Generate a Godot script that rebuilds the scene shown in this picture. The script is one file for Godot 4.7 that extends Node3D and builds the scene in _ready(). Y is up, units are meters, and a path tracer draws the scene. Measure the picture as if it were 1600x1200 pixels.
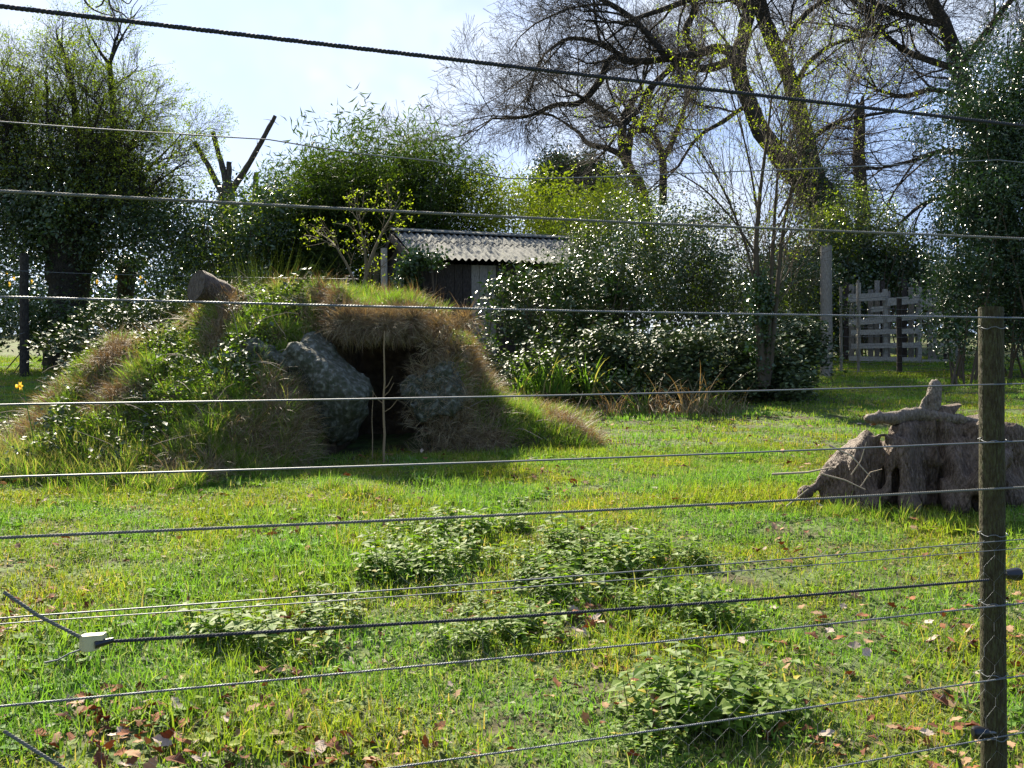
extends Node3D
# A paddock seen through a wire fence: earth den, shed, stump, shrubs and bare spring trees.
# x right, y up, camera looks along -z. The lawn climbs gently away from the camera.

const F := 1537.0          # focal length of the photograph in its own pixels
const EYE := 1.6
const SLOPE := 0.104

var rng: RandomNumberGenerator
var n_ground := FastNoiseLite.new()
var n_patch := FastNoiseLite.new()
var n_rough := FastNoiseLite.new()
var M := {}
var L := {}
var taken := {}


class MB:
	var v := PackedVector3Array()
	var n := PackedVector3Array()
	var c := PackedColorArray()
	var ix := PackedInt32Array()
	var smooth := true

	func tri(a: Vector3, b: Vector3, d: Vector3, col: Color) -> void:
		var k := v.size()
		v.append(a); v.append(b); v.append(d)
		c.append(col); c.append(col); c.append(col)
		ix.append(k); ix.append(k + 1); ix.append(k + 2)

	func quad(a: Vector3, b: Vector3, d: Vector3, e: Vector3, col: Color) -> void:
		var k := v.size()
		v.append(a); v.append(b); v.append(d); v.append(e)
		c.append(col); c.append(col); c.append(col); c.append(col)
		ix.append(k); ix.append(k + 1); ix.append(k + 2)
		ix.append(k); ix.append(k + 2); ix.append(k + 3)

	func box(mid: Vector3, x: Vector3, y: Vector3, z: Vector3, col: Color) -> void:   # half axes
		for s in [[x, y, z], [y, z, x], [z, x, y]]:
			for k in [-1.0, 1.0]:
				var o: Vector3 = mid + s[0] * k
				var p: Vector3 = s[1]
				var q: Vector3 = s[2]
				if k > 0:
					quad(o - p - q, o - p + q, o + p + q, o + p - q, col)
				else:
					quad(o - p - q, o + p - q, o + p + q, o - p + q, col)

	func tube(pts: PackedVector3Array, rad: PackedFloat32Array, sides: int, col: Color, cap := false) -> void:
		var m := pts.size()
		var t := (pts[1] - pts[0]).normalized()
		var u := t.cross(Vector3(0.31, 0.2, 0.93)).normalized()
		if u.length() < 0.5:
			u = t.cross(Vector3.RIGHT).normalized()
		var first := v.size()
		for i in m:
			if i > 0:
				t = (pts[mini(i + 1, m - 1)] - pts[i - 1]).normalized()
			u = (u - t * u.dot(t)).normalized()
			var w := t.cross(u)
			for k in sides:
				var a := TAU * k / sides
				var o := u * cos(a) + w * sin(a)
				v.append(pts[i] + o * rad[i]); n.append(o); c.append(col)
		for i in m - 1:
			for k in sides:
				var a := first + i * sides + k
				var b := first + i * sides + (k + 1) % sides
				ix.append(a); ix.append(b + sides); ix.append(b)
				ix.append(a); ix.append(a + sides); ix.append(b + sides)
		if cap:
			for e in [0, m - 1]:
				var k0 := v.size()
				var nn: Vector3 = (pts[0] - pts[1]).normalized() if e == 0 else (pts[m - 1] - pts[m - 2]).normalized()
				v.append(pts[e]); n.append(nn); c.append(col)
				for k in sides:
					v.append(v[first + e * sides + k]); n.append(nn); c.append(col)
				for k in sides:
					var a := k0 + 1 + k
					var b := k0 + 1 + (k + 1) % sides
					if e == 0:
						ix.append(k0); ix.append(a); ix.append(b)
					else:
						ix.append(k0); ix.append(b); ix.append(a)

	func mesh(mat: Material) -> ArrayMesh:
		var a := []
		a.resize(Mesh.ARRAY_MAX)
		a[Mesh.ARRAY_VERTEX] = v
		if n.size() == v.size():
			a[Mesh.ARRAY_NORMAL] = n
		a[Mesh.ARRAY_COLOR] = c
		a[Mesh.ARRAY_INDEX] = ix
		var me := ArrayMesh.new()
		me.add_surface_from_arrays(Mesh.PRIMITIVE_TRIANGLES, a)
		me.surface_set_material(0, mat)
		return me


# ---------------------------------------------------------------- helpers

func P(px: float, py: float, d: float) -> Vector3:      # the place that stands d metres off behind a point of the photograph
	return Vector3((px - 800.0) / F * d, EYE - (py - 600.0) / F * d, -d)

func gh(x: float, z: float) -> float:
	var d := -z
	var y := SLOPE * d
	if d > 26.0:
		y = SLOPE * (26.0 + 14.0 * (1.0 - exp(-(d - 26.0) / 14.0)))
	if d < -6.0:
		y = SLOPE * (-6.0)
	return y + 0.034 * n_ground.get_noise_2d(x * 1.0, z * 1.0) + 0.05 * n_ground.get_noise_2d(x * 0.22 + 40.0, z * 0.22)

func G(px: float, d: float, up := 0.0) -> Vector3:
	var x := (px - 800.0) / F * d
	return Vector3(x, gh(x, -d) + up, -d)

func lin(r: float, g: float, b: float) -> Color:
	return Color(r, g, b).linear_to_srgb()

func rv() -> Vector3:
	var z := rng.randf_range(-1, 1)
	var a := rng.randf() * TAU
	var s := sqrt(1 - z * z)
	return Vector3(s * cos(a), z, s * sin(a))

func numbered(called: String) -> String:
	if not taken.has(called):
		taken[called] = 0
		return called
	taken[called] += 1
	return "%s_%03d" % [called, taken[called]]

func tag(o: Node, label: String, category: String, group := "", kind := "") -> Node:
	o.set_meta("label", label)
	if category: o.set_meta("category", category)
	if group: o.set_meta("group", group)
	if kind: o.set_meta("kind", kind)
	return o

func thing(called: String, label: String, category: String, at := Vector3.ZERO, group := "") -> Node3D:
	var o := Node3D.new()
	o.name = numbered(called)
	add_child(o)
	o.position = at
	tag(o, label, category, group)
	return o

func obj(called: String, mesh: Mesh, parent: Node = self, mat: Material = null) -> MeshInstance3D:
	var o := MeshInstance3D.new()
	o.name = numbered(called) if parent == self else called
	o.mesh = mesh
	if mat: o.material_override = mat
	parent.add_child(o, true)
	return o

func many(called: String, mesh: Mesh, xf: Array, cols: PackedColorArray, parent: Node = self) -> MultiMeshInstance3D:
	var mm := MultiMesh.new()
	mm.transform_format = MultiMesh.TRANSFORM_3D
	mm.use_colors = true
	mm.mesh = mesh
	mm.instance_count = xf.size()
	for i in xf.size():
		mm.set_instance_transform(i, xf[i])
		mm.set_instance_color(i, cols[i])
	var o := MultiMeshInstance3D.new()
	o.name = numbered(called) if parent == self else called
	o.multimesh = mm
	o.set_meta("kind", "stuff")
	parent.add_child(o, true)
	return o

func noise_tex(freq: float, ramp: Array, seed_: int, normal := false, bump := 4.0, size := 512, octaves := 5) -> NoiseTexture2D:
	var n := FastNoiseLite.new()
	n.seed = seed_
	n.frequency = freq
	n.fractal_octaves = octaves
	n.noise_type = FastNoiseLite.TYPE_SIMPLEX_SMOOTH
	var t := NoiseTexture2D.new()
	t.width = size
	t.height = size
	t.seamless = true
	t.noise = n
	if normal:
		t.as_normal_map = true
		t.bump_strength = bump
	elif ramp:
		var g := Gradient.new()
		var offs := PackedFloat32Array()
		var cs := PackedColorArray()
		for k in ramp.size():
			offs.append(ramp[k][0])
			cs.append(lin(ramp[k][1], ramp[k][2], ramp[k][3]))
		g.offsets = offs
		g.colors = cs
		t.color_ramp = g
	return t

func plain(called: String, col: Color, rough: float, spec := 0.5, metal := 0.0) -> StandardMaterial3D:
	var m := StandardMaterial3D.new()
	m.resource_name = called
	m.albedo_color = col
	m.roughness = rough
	m.metallic_specular = spec
	m.metallic = metal
	M[called] = m
	return m

func leafy(called: String, rough: float, spec: float, back: Color) -> StandardMaterial3D:
	var m := plain(called, Color.WHITE, rough, spec)
	m.vertex_color_use_as_albedo = true
	m.cull_mode = BaseMaterial3D.CULL_DISABLED
	if back != Color.BLACK:
		m.backlight_enabled = true
		m.backlight = back
	return m

func surfaced(called: String, rough: float, scale: Vector3, ramp: Array, freq: float, seed_: int, bump := 5.0, world := true) -> StandardMaterial3D:
	var m := plain(called, Color.WHITE, rough, 0.35)
	m.uv1_triplanar = true
	m.uv1_world_triplanar = world
	m.uv1_scale = scale
	m.albedo_texture = noise_tex(freq, ramp, seed_)
	m.normal_enabled = true
	m.normal_texture = noise_tex(freq * 1.5, [], seed_ + 7, true, bump)
	return m


# ---------------------------------------------------------------- leaves, blades, clumps

func leaf(mb: MB, base: Vector3, dir: Vector3, nor: Vector3, length: float, wid: float, fold: float, col: Color, droop := 0.15) -> void:
	var side := dir.cross(nor).normalized()
	nor = side.cross(dir).normalized()
	var mid := base + dir * length * 0.48 - nor * fold * wid
	var tip := base + dir * length - nor * droop * length
	var l := base + dir * length * 0.42 + side * wid * 0.5
	var r := base + dir * length * 0.42 - side * wid * 0.5
	mb.tri(base, l, mid, col)
	mb.tri(l, tip, mid, col)
	mb.tri(base, mid, r, col)
	mb.tri(mid, tip, r, col)

func blade(mb: MB, base: Vector3, dir: Vector3, h: float, w: float, bend: float, col: Color, tipcol: Color, segs := 3) -> void:
	# dir: horizontal lean direction; bend 0..2 how far it arches over
	var side := Vector3(-dir.z, 0, dir.x) * w * 0.5
	side = side.rotated(Vector3.UP, rng.randf_range(-1.2, 1.2))
	var p := base
	var a := bend * 0.25
	var seg := h / segs
	for i in segs:
		var q := p + (Vector3.UP * cos(a) + dir * sin(a)) * seg
		var w0 := 1.0 - pow(float(i) / segs, 1.5)
		var w1 := 1.0 - pow(float(i + 1) / segs, 1.5)
		var cc := col.lerp(tipcol, float(i) / segs)
		if i == segs - 1:
			mb.tri(p - side * w0, p + side * w0, q, cc)
		else:
			mb.quad(p - side * w0, p + side * w0, q + side * w1, q - side * w1, cc)
		p = q
		a += bend * 0.75 / segs * 1.6

func clump(mat: Material, n: int, h: float, spread: float, w: float, bend: float, ca: Color, cb: Color, straw: float, cs: Color, segs := 3) -> ArrayMesh:
	var mb := MB.new()
	for i in n:
		var a := rng.randf() * TAU
		var r := spread * sqrt(rng.randf())
		var d := Vector3(cos(a), 0, sin(a)).rotated(Vector3.UP, rng.randf_range(-0.9, 0.9))
		var col := ca.lerp(cb, rng.randf())
		if rng.randf() < straw:
			col = cs
		col = col * rng.randf_range(0.8, 1.15)
		col.a = 1
		blade(mb, Vector3(cos(a) * r, -0.01, sin(a) * r), d, h * rng.randf_range(0.55, 1.15), w * rng.randf_range(0.7, 1.2), bend * rng.randf_range(0.2, 1.4), col, col, segs)
	return mb.mesh(mat)

func leaf_cluster(mat: Material, n: int, spread: float, length: float, wid: float, up: float, ca: Color, cb: Color, fold := 0.12, droop := 0.15) -> ArrayMesh:
	var mb := MB.new()
	for i in n:
		var p := rv() * spread * pow(rng.randf(), 0.4)
		var nor := (rv() + Vector3.UP * up).normalized()
		var d := nor.cross(rv()).normalized()
		var col := ca.lerp(cb, rng.randf()) * rng.randf_range(0.85, 1.15)
		col.a = 1
		var s := rng.randf_range(0.65, 1.15)
		leaf(mb, p, d, nor, length * s, wid * s, fold, col, droop)
	return mb.mesh(mat)

func spot(p: Vector3, s: float, tilt: float) -> Transform3D:
	var b := Basis(Vector3.UP, rng.randf() * TAU)
	b = Basis(rv(), rng.randf() * tilt) * b
	return Transform3D(b.scaled(Vector3(s, s, s)), p)

# blobs: [px, py, depth, rx in pixels, ry in pixels, rz in metres]; leaf clumps spread through their volume, more towards the skin
func fill_blobs(blobs: Array, n: int, s0: float, s1: float, tilt: float, inner: float, out_x: Array, out_c: PackedColorArray, lump := 0.25) -> void:
	var wts := []
	var total := 0.0
	for b in blobs:
		var w: float = pow(b[3] * b[4] * b[2] * b[2] / F / F, 0.8) * (b[5] + 0.3)
		total += w
		wts.append(w)
	for bi in blobs.size():
		var b: Array = blobs[bi]
		var c := P(b[0], b[1], b[2])
		var k := int(n * wts[bi] / total)
		var rx: float = b[3] / F * b[2]
		var ry: float = b[4] / F * b[2]
		for i in k:
			var d := rv()
			var r := 1.0 - (1.0 - inner) * pow(rng.randf(), 1.6)
			r *= 1.0 + lump * n_rough.get_noise_3d(d.x * 120.0 + bi * 31.0, d.y * 120.0, d.z * 120.0) * 1.6 + rng.randfn(0.0, 0.05)
			var p := c + Vector3(d.x * rx, d.y * ry, d.z * b[5]) * r
			if p.y < gh(p.x, p.z) + 0.03:
				continue
			if n_rough.get_noise_3d(p.x * 48.0 + bi * 7.0, p.y * 48.0, p.z * 48.0) < -0.13:
				continue
			out_x.append(spot(p, rng.randf_range(s0, s1), tilt))
			var t := rng.randf_range(0.7, 1.25)
			out_c.append(Color(t, t * rng.randf_range(0.94, 1.04), t * rng.randf_range(0.85, 1.1)))

func stems(mb: MB, blobs: Array, n: int, r: float, col: Color) -> void:
	for i in n:
		var b: Array = blobs[rng.randi() % blobs.size()]
		var c := P(b[0], b[1], b[2])
		var rx: float = b[3] / F * b[2]
		var base := Vector3(c.x + rng.randf_range(-0.5, 0.5) * rx, 0, c.z + rng.randf_range(-0.4, 0.4) * b[5])
		base.y = gh(base.x, base.z) - 0.05
		var d := rv()
		var top := c + Vector3(d.x * rx, absf(d.y) * b[4] / F * b[2], d.z * b[5]) * 0.85
		var mid := base.lerp(top, 0.5) + rv() * 0.12
		mb.tube(PackedVector3Array([base, mid, top]), PackedFloat32Array([r, r * 0.7, r * 0.3]), 4, col)

func shrub(called: String, label: String, category: String, blobs: Array, clusters: Array, n: int, s0: float, s1: float, tilt := 0.5, inner := 0.35, n_stems := 14, stem_r := 0.018, lump := 0.25, group := "") -> Node3D:
	var b0: Array = blobs[0]
	var t := thing(called, label, category, Vector3.ZERO, group)
	var mb := MB.new()
	stems(mb, blobs, n_stems, stem_r, Color(0.1, 0.075, 0.05))
	obj("stem", mb.mesh(M.twig), t).set_meta("kind", "stuff")
	for c in clusters.size():
		var xs := []
		var cs := PackedColorArray()
		fill_blobs(blobs, int(n * 0.42) / clusters.size(), s0, s1, tilt, inner, xs, cs, lump)
		many("foliage", clusters[c], xs, cs, t)
	return t


# ---------------------------------------------------------------- branches

func wander(p: Vector3, dir: Vector3, length: float, segs: int, wig: float, up: float) -> PackedVector3Array:
	var pts := PackedVector3Array([p])
	for i in segs:
		dir = (dir + rv() * wig + Vector3.UP * up).normalized()
		p += dir * (length / segs)
		pts.append(p)
	return pts

# spec: per level {n, len, ang, wig, up, segs, sides}
func grow(mb: MB, pts: PackedVector3Array, r0: float, r1: float, lv: int, spec: Array, tips: PackedVector3Array, col: Color) -> void:
	var s: Dictionary = spec[lv]
	var m := pts.size()
	var rad := PackedFloat32Array()
	for i in m:
		rad.append(lerpf(r0, r1, pow(float(i) / (m - 1), 0.8)))
	mb.tube(pts, rad, s.sides, col)
	if lv == spec.size() - 1:
		tips.append(pts[m - 1])
		return
	var ch: Dictionary = spec[lv + 1]
	var length := 0.0
	for i in m - 1:
		length += pts[i].distance_to(pts[i + 1])
	var k: int = int(s.n * rng.randf_range(0.75, 1.25) + 0.5)
	for j in k:
		var f := lerpf(s.get("from", 0.25), 1.0, (j + rng.randf()) / k) * (m - 1)
		var i := mini(int(f), m - 2)
		var p := pts[i].lerp(pts[i + 1], f - i)
		var t := (pts[i + 1] - pts[i]).normalized()
		var side := t.cross(rv()).normalized()
		if s.has("flat"):
			side = Vector3(side.x, side.y * s.flat, side.z).normalized()
		var dir := (t * cos(ch.ang) + side * sin(ch.ang)).normalized()
		var ln: float = ch.len * rng.randf_range(0.55, 1.2) * lerpf(1.0, 0.65, f / (m - 1))
		var r: float = minf(lerpf(r0, r1, f / (m - 1)) * 0.62, ch.get("r", 1.0))
		grow(mb, wander(p, dir, ln, ch.segs, ch.wig, ch.up), r, maxf(r * 0.3, ch.get("rmin", 0.003)), lv + 1, spec, tips, col)

# limb through points of the photograph: [px, py, width in px] at depth d (an optional 4th value shifts the depth)
func limb(a: Array, d: float) -> Array:
	var raw := []
	for q in a:
		var dd: float = d + (q[3] if q.size() > 3 else 0.0)
		raw.append([P(q[0], q[1], dd), q[2] / F * dd * 0.5])
	var pts := PackedVector3Array()
	var rad := PackedFloat32Array()
	for i in raw.size() - 1:
		var p0: Vector3 = raw[maxi(i - 1, 0)][0]
		var p1: Vector3 = raw[i][0]
		var p2: Vector3 = raw[i + 1][0]
		var p3: Vector3 = raw[mini(i + 2, raw.size() - 1)][0]
		for k in 4:
			pts.append(p1.cubic_interpolate(p2, p0, p3, k / 4.0) + rv() * raw[i][1] * 0.12)
			rad.append(lerpf(raw[i][1], raw[i + 1][1], k / 4.0) * rng.randf_range(0.94, 1.08))
	pts.append(raw[-1][0])
	rad.append(raw[-1][1])
	return [pts, rad]

func grow_limb(mb: MB, a: Array, d: float, spec: Array, per_m: float, from: float, tips: PackedVector3Array, col: Color, sides := 9) -> void:
	var l := limb(a, d)
	var pts: PackedVector3Array = l[0]
	var rad: PackedFloat32Array = l[1]
	mb.tube(pts, rad, sides, col, true)
	var total := 0.0
	for i in pts.size() - 1:
		total += pts[i].distance_to(pts[i + 1])
	var k := int(total * per_m)
	var ch: Dictionary = spec[0]
	for j in k:
		var f := lerpf(from, 0.99, (j + rng.randf()) / k) * (pts.size() - 1)
		var i := mini(int(f), pts.size() - 2)
		var p := pts[i].lerp(pts[i + 1], f - i)
		var t := (pts[i + 1] - pts[i]).normalized()
		var side := t.cross(rv()).normalized()
		var dir := (t * cos(ch.ang) + side * sin(ch.ang)).normalized()
		var r := minf(rad[i] * 0.55, ch.get("r", 0.06))
		grow(mb, wander(p, dir, ch.len * rng.randf_range(0.5, 1.25), ch.segs, ch.wig, ch.up), r, maxf(r * 0.35, 0.004), 0, spec, tips, col)
	# the end of the limb runs out in twigs
	for j in 3:
		var t := (pts[-1] - pts[-2]).normalized()
		grow(mb, wander(pts[-1], (t + rv() * 0.6).normalized(), ch.len, ch.segs, ch.wig, ch.up), rad[-1] * 0.8, 0.005, 0, spec, tips, col)

func on_tips(called: String, parent: Node, tips: PackedVector3Array, share: float, mesh: Mesh, s0: float, s1: float, jit: float) -> void:
	var xs := []
	var cs := PackedColorArray()
	for p in tips:
		if rng.randf() < share:
			xs.append(spot(p + rv() * jit * rng.randf(), rng.randf_range(s0, s1), 3.0))
			var t := rng.randf_range(0.75, 1.25)
			cs.append(Color(t, t, t))
	if xs:
		many(called, mesh, xs, cs, parent)


# ---------------------------------------------------------------- solids from a distance field

func nets(lo: Vector3, hi: Vector3, cell: float, field: Callable) -> Array:
	var nx := int((hi.x - lo.x) / cell) + 2
	var ny := int((hi.y - lo.y) / cell) + 2
	var nz := int((hi.z - lo.z) / cell) + 2
	var f := PackedFloat32Array()
	f.resize(nx * ny * nz)
	var at := 0
	for k in nz:
		for j in ny:
			for i in nx:
				f[at] = field.call(lo + Vector3(i, j, k) * cell)
				at += 1
	var vid := PackedInt32Array()
	vid.resize(nx * ny * nz)
	vid.fill(-1)
	var verts := PackedVector3Array()
	var sy := nx
	var sz := nx * ny
	var offs := [0, 1, sy, sy + 1, sz, sz + 1, sz + sy, sz + sy + 1]
	var ed := [[0, 1], [2, 3], [4, 5], [6, 7], [0, 2], [1, 3], [4, 6], [5, 7], [0, 4], [1, 5], [2, 6], [3, 7]]
	for k in nz - 1:
		for j in ny - 1:
			for i in nx - 1:
				var o := i + j * sy + k * sz
				var ins := 0
				for q in 8:
					if f[o + offs[q]] < 0.0:
						ins += 1
				if ins == 0 or ins == 8:
					continue
				var p := Vector3.ZERO
				var m := 0
				for e in ed:
					var a: float = f[o + offs[e[0]]]
					var b: float = f[o + offs[e[1]]]
					if (a < 0.0) != (b < 0.0):
						var t := a / (a - b)
						var c0 := Vector3(e[0] & 1, (e[0] >> 1) & 1, e[0] >> 2)
						var c1 := Vector3(e[1] & 1, (e[1] >> 1) & 1, e[1] >> 2)
						p += c0.lerp(c1, t)
						m += 1
				vid[o] = verts.size()
				verts.append(lo + (Vector3(i, j, k) + p / m) * cell)
	var ix := PackedInt32Array()
	for k in range(1, nz - 1):
		for j in range(1, ny - 1):
			for i in range(1, nx - 1):
				var o := i + j * sy + k * sz
				var s := f[o] < 0.0
				for ax in 3:
					var st: int = [1, sy, sz][ax]
					if (f[o + st] < 0.0) == s:
						continue
					var u: int = [sy, sz, 1][ax]
					var w: int = [sz, 1, sy][ax]
					var a := vid[o]
					var b := vid[o - u]
					var c := vid[o - u - w]
					var d := vid[o - w]
					if a < 0 or b < 0 or c < 0 or d < 0:
						continue
					if s:
						ix.append_array(PackedInt32Array([a, c, b, a, d, c]))
					else:
						ix.append_array(PackedInt32Array([a, b, c, a, c, d]))
	var nor := PackedVector3Array()
	nor.resize(verts.size())
	for t in range(0, ix.size(), 3):
		var g := (verts[ix[t + 2]] - verts[ix[t]]).cross(verts[ix[t + 1]] - verts[ix[t]])
		for q in 3:
			nor[ix[t + q]] += g
	for q in nor.size():
		nor[q] = nor[q].normalized()
	return [verts, nor, ix]

func net_mesh(net: Array, mat: Material) -> ArrayMesh:
	var mb := MB.new()
	mb.v = net[0]
	mb.n = net[1]
	mb.ix = net[2]
	mb.c.resize(mb.v.size())
	mb.c.fill(Color.WHITE)
	return mb.mesh(mat)

func capsule(p: Vector3, a: Vector3, b: Vector3, ra: float, rb: float) -> float:
	var ab := b - a
	var t := clampf((p - a).dot(ab) / ab.length_squared(), 0.0, 1.0)
	return p.distance_to(a + ab * t) - lerpf(ra, rb, t)

func smin(a: float, b: float, k: float) -> float:
	var h := maxf(k - absf(a - b), 0.0) / k
	return minf(a, b) - h * h * k * 0.25

func along(table: Array, x: float) -> float:
	if x <= table[0][0]:
		return table[0][1]
	for i in table.size() - 1:
		if x < table[i + 1][0]:
			var t: float = (x - table[i][0]) / (table[i + 1][0] - table[i][0])
			t = t * t * (3 - 2 * t)
			return lerpf(table[i][1], table[i + 1][1], t)
	return table[-1][1]


# ================================================================ the scene

func _ready() -> void:
	rng = RandomNumberGenerator.new()
	rng.seed = 7
	n_ground.seed = 3
	n_ground.frequency = 0.9
	n_ground.fractal_octaves = 3
	n_patch.seed = 11
	n_patch.frequency = 0.55
	n_patch.fractal_octaves = 3
	n_rough.seed = 5
	n_rough.frequency = 0.03
	n_rough.fractal_octaves = 2
	camera_and_light()
	materials()
	leaf_library()
	ground()
	mound()
	shed()
	background_trees()
	shrubs()
	far_fence()
	stump()
	lawn()
	small_plants()
	near_fence()


func camera_and_light() -> void:
	var cam := Camera3D.new()
	cam.name = "camera"
	cam.position = Vector3(0, EYE, 0)
	cam.fov = rad_to_deg(2.0 * atan(600.0 / F))
	cam.near = 0.05
	cam.far = 900.0
	add_child(cam)
	cam.current = true
	var sun := DirectionalLight3D.new()
	sun.name = "sun"
	var az := deg_to_rad(-22.0)
	var el := deg_to_rad(42.0)
	var to_sun := Vector3(sin(az) * cos(el), sin(el), -cos(az) * cos(el))
	sun.look_at_from_position(to_sun * 50.0, Vector3.ZERO)
	sun.light_color = Color(1.0, 0.955, 0.87)
	sun.light_energy = 1.6
	sun.light_angular_distance = 0.5
	sun.shadow_enabled = true
	add_child(sun)
	# sky: clear spring blue, whitening round the sun and towards the horizon, with thin drifting cloud
	var w := 768
	var h := 384
	var im := Image.create(w, h, false, Image.FORMAT_RGBF)
	var cl := FastNoiseLite.new()
	cl.seed = 21
	cl.frequency = 0.9
	cl.fractal_octaves = 5
	cl.domain_warp_enabled = true
	cl.domain_warp_amplitude = 0.35
	cl.domain_warp_frequency = 0.8
	for j in h:
		var lat := PI * (0.5 - (j + 0.5) / h)
		var sy := sin(lat)
		for i in w:
			var lon := TAU * (i + 0.5) / w     # the left edge of a panorama lies along -z
			var dir := Vector3(sin(lon) * cos(lat), sy, -cos(lon) * cos(lat))
			var up := maxf(sy, 0.0)
			var c := Vector3(0.11, 0.175, 0.29).lerp(Vector3(0.035, 0.09, 0.235), 1.0 - pow(1.0 - up, 2.0))
			var cs := clampf(dir.dot(to_sun), -1.0, 1.0)
			var ang := rad_to_deg(acos(cs))
			c += Vector3(1.0, 0.98, 0.94) * (0.31 * exp(-ang / 23.0))
			var away := rad_to_deg(absf(angle_difference(lon, az)))
			c += Vector3(1.0, 1.0, 0.98) * 0.27 * exp(-up * 5.0) * exp(-away / 40.0)
			var q := dir / (up + 0.22)
			var m := cl.get_noise_3d(q.x * 0.55 + 5.2, 0.0, q.z * 0.55 + 1.7)
			var cloud := smoothstep(-0.12, 0.38, m) * smoothstep(-0.02, 0.06, sy)
			c = c.lerp(Vector3(0.32, 0.335, 0.345), 0.8 * cloud)
			if sy < 0.0:
				c = c.lerp(Vector3(0.09, 0.1, 0.07), minf(1.0, -sy * 8.0))
			im.set_pixel(i, j, Color(c.x, c.y, c.z))
	var sm := PanoramaSkyMaterial.new()
	sm.panorama = ImageTexture.create_from_image(im)
	var sky := Sky.new()
	sky.sky_material = sm
	var env := Environment.new()
	env.background_mode = Environment.BG_SKY
	env.sky = sky
	env.tonemap_mode = Environment.TONE_MAPPER_LINEAR
	env.tonemap_exposure = 3.6
	env.sdfgi_enabled = true
	env.ssao_enabled = true
	env.ssil_enabled = true
	var we := WorldEnvironment.new()
	we.name = "world_environment"
	we.environment = env
	add_child(we)


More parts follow.
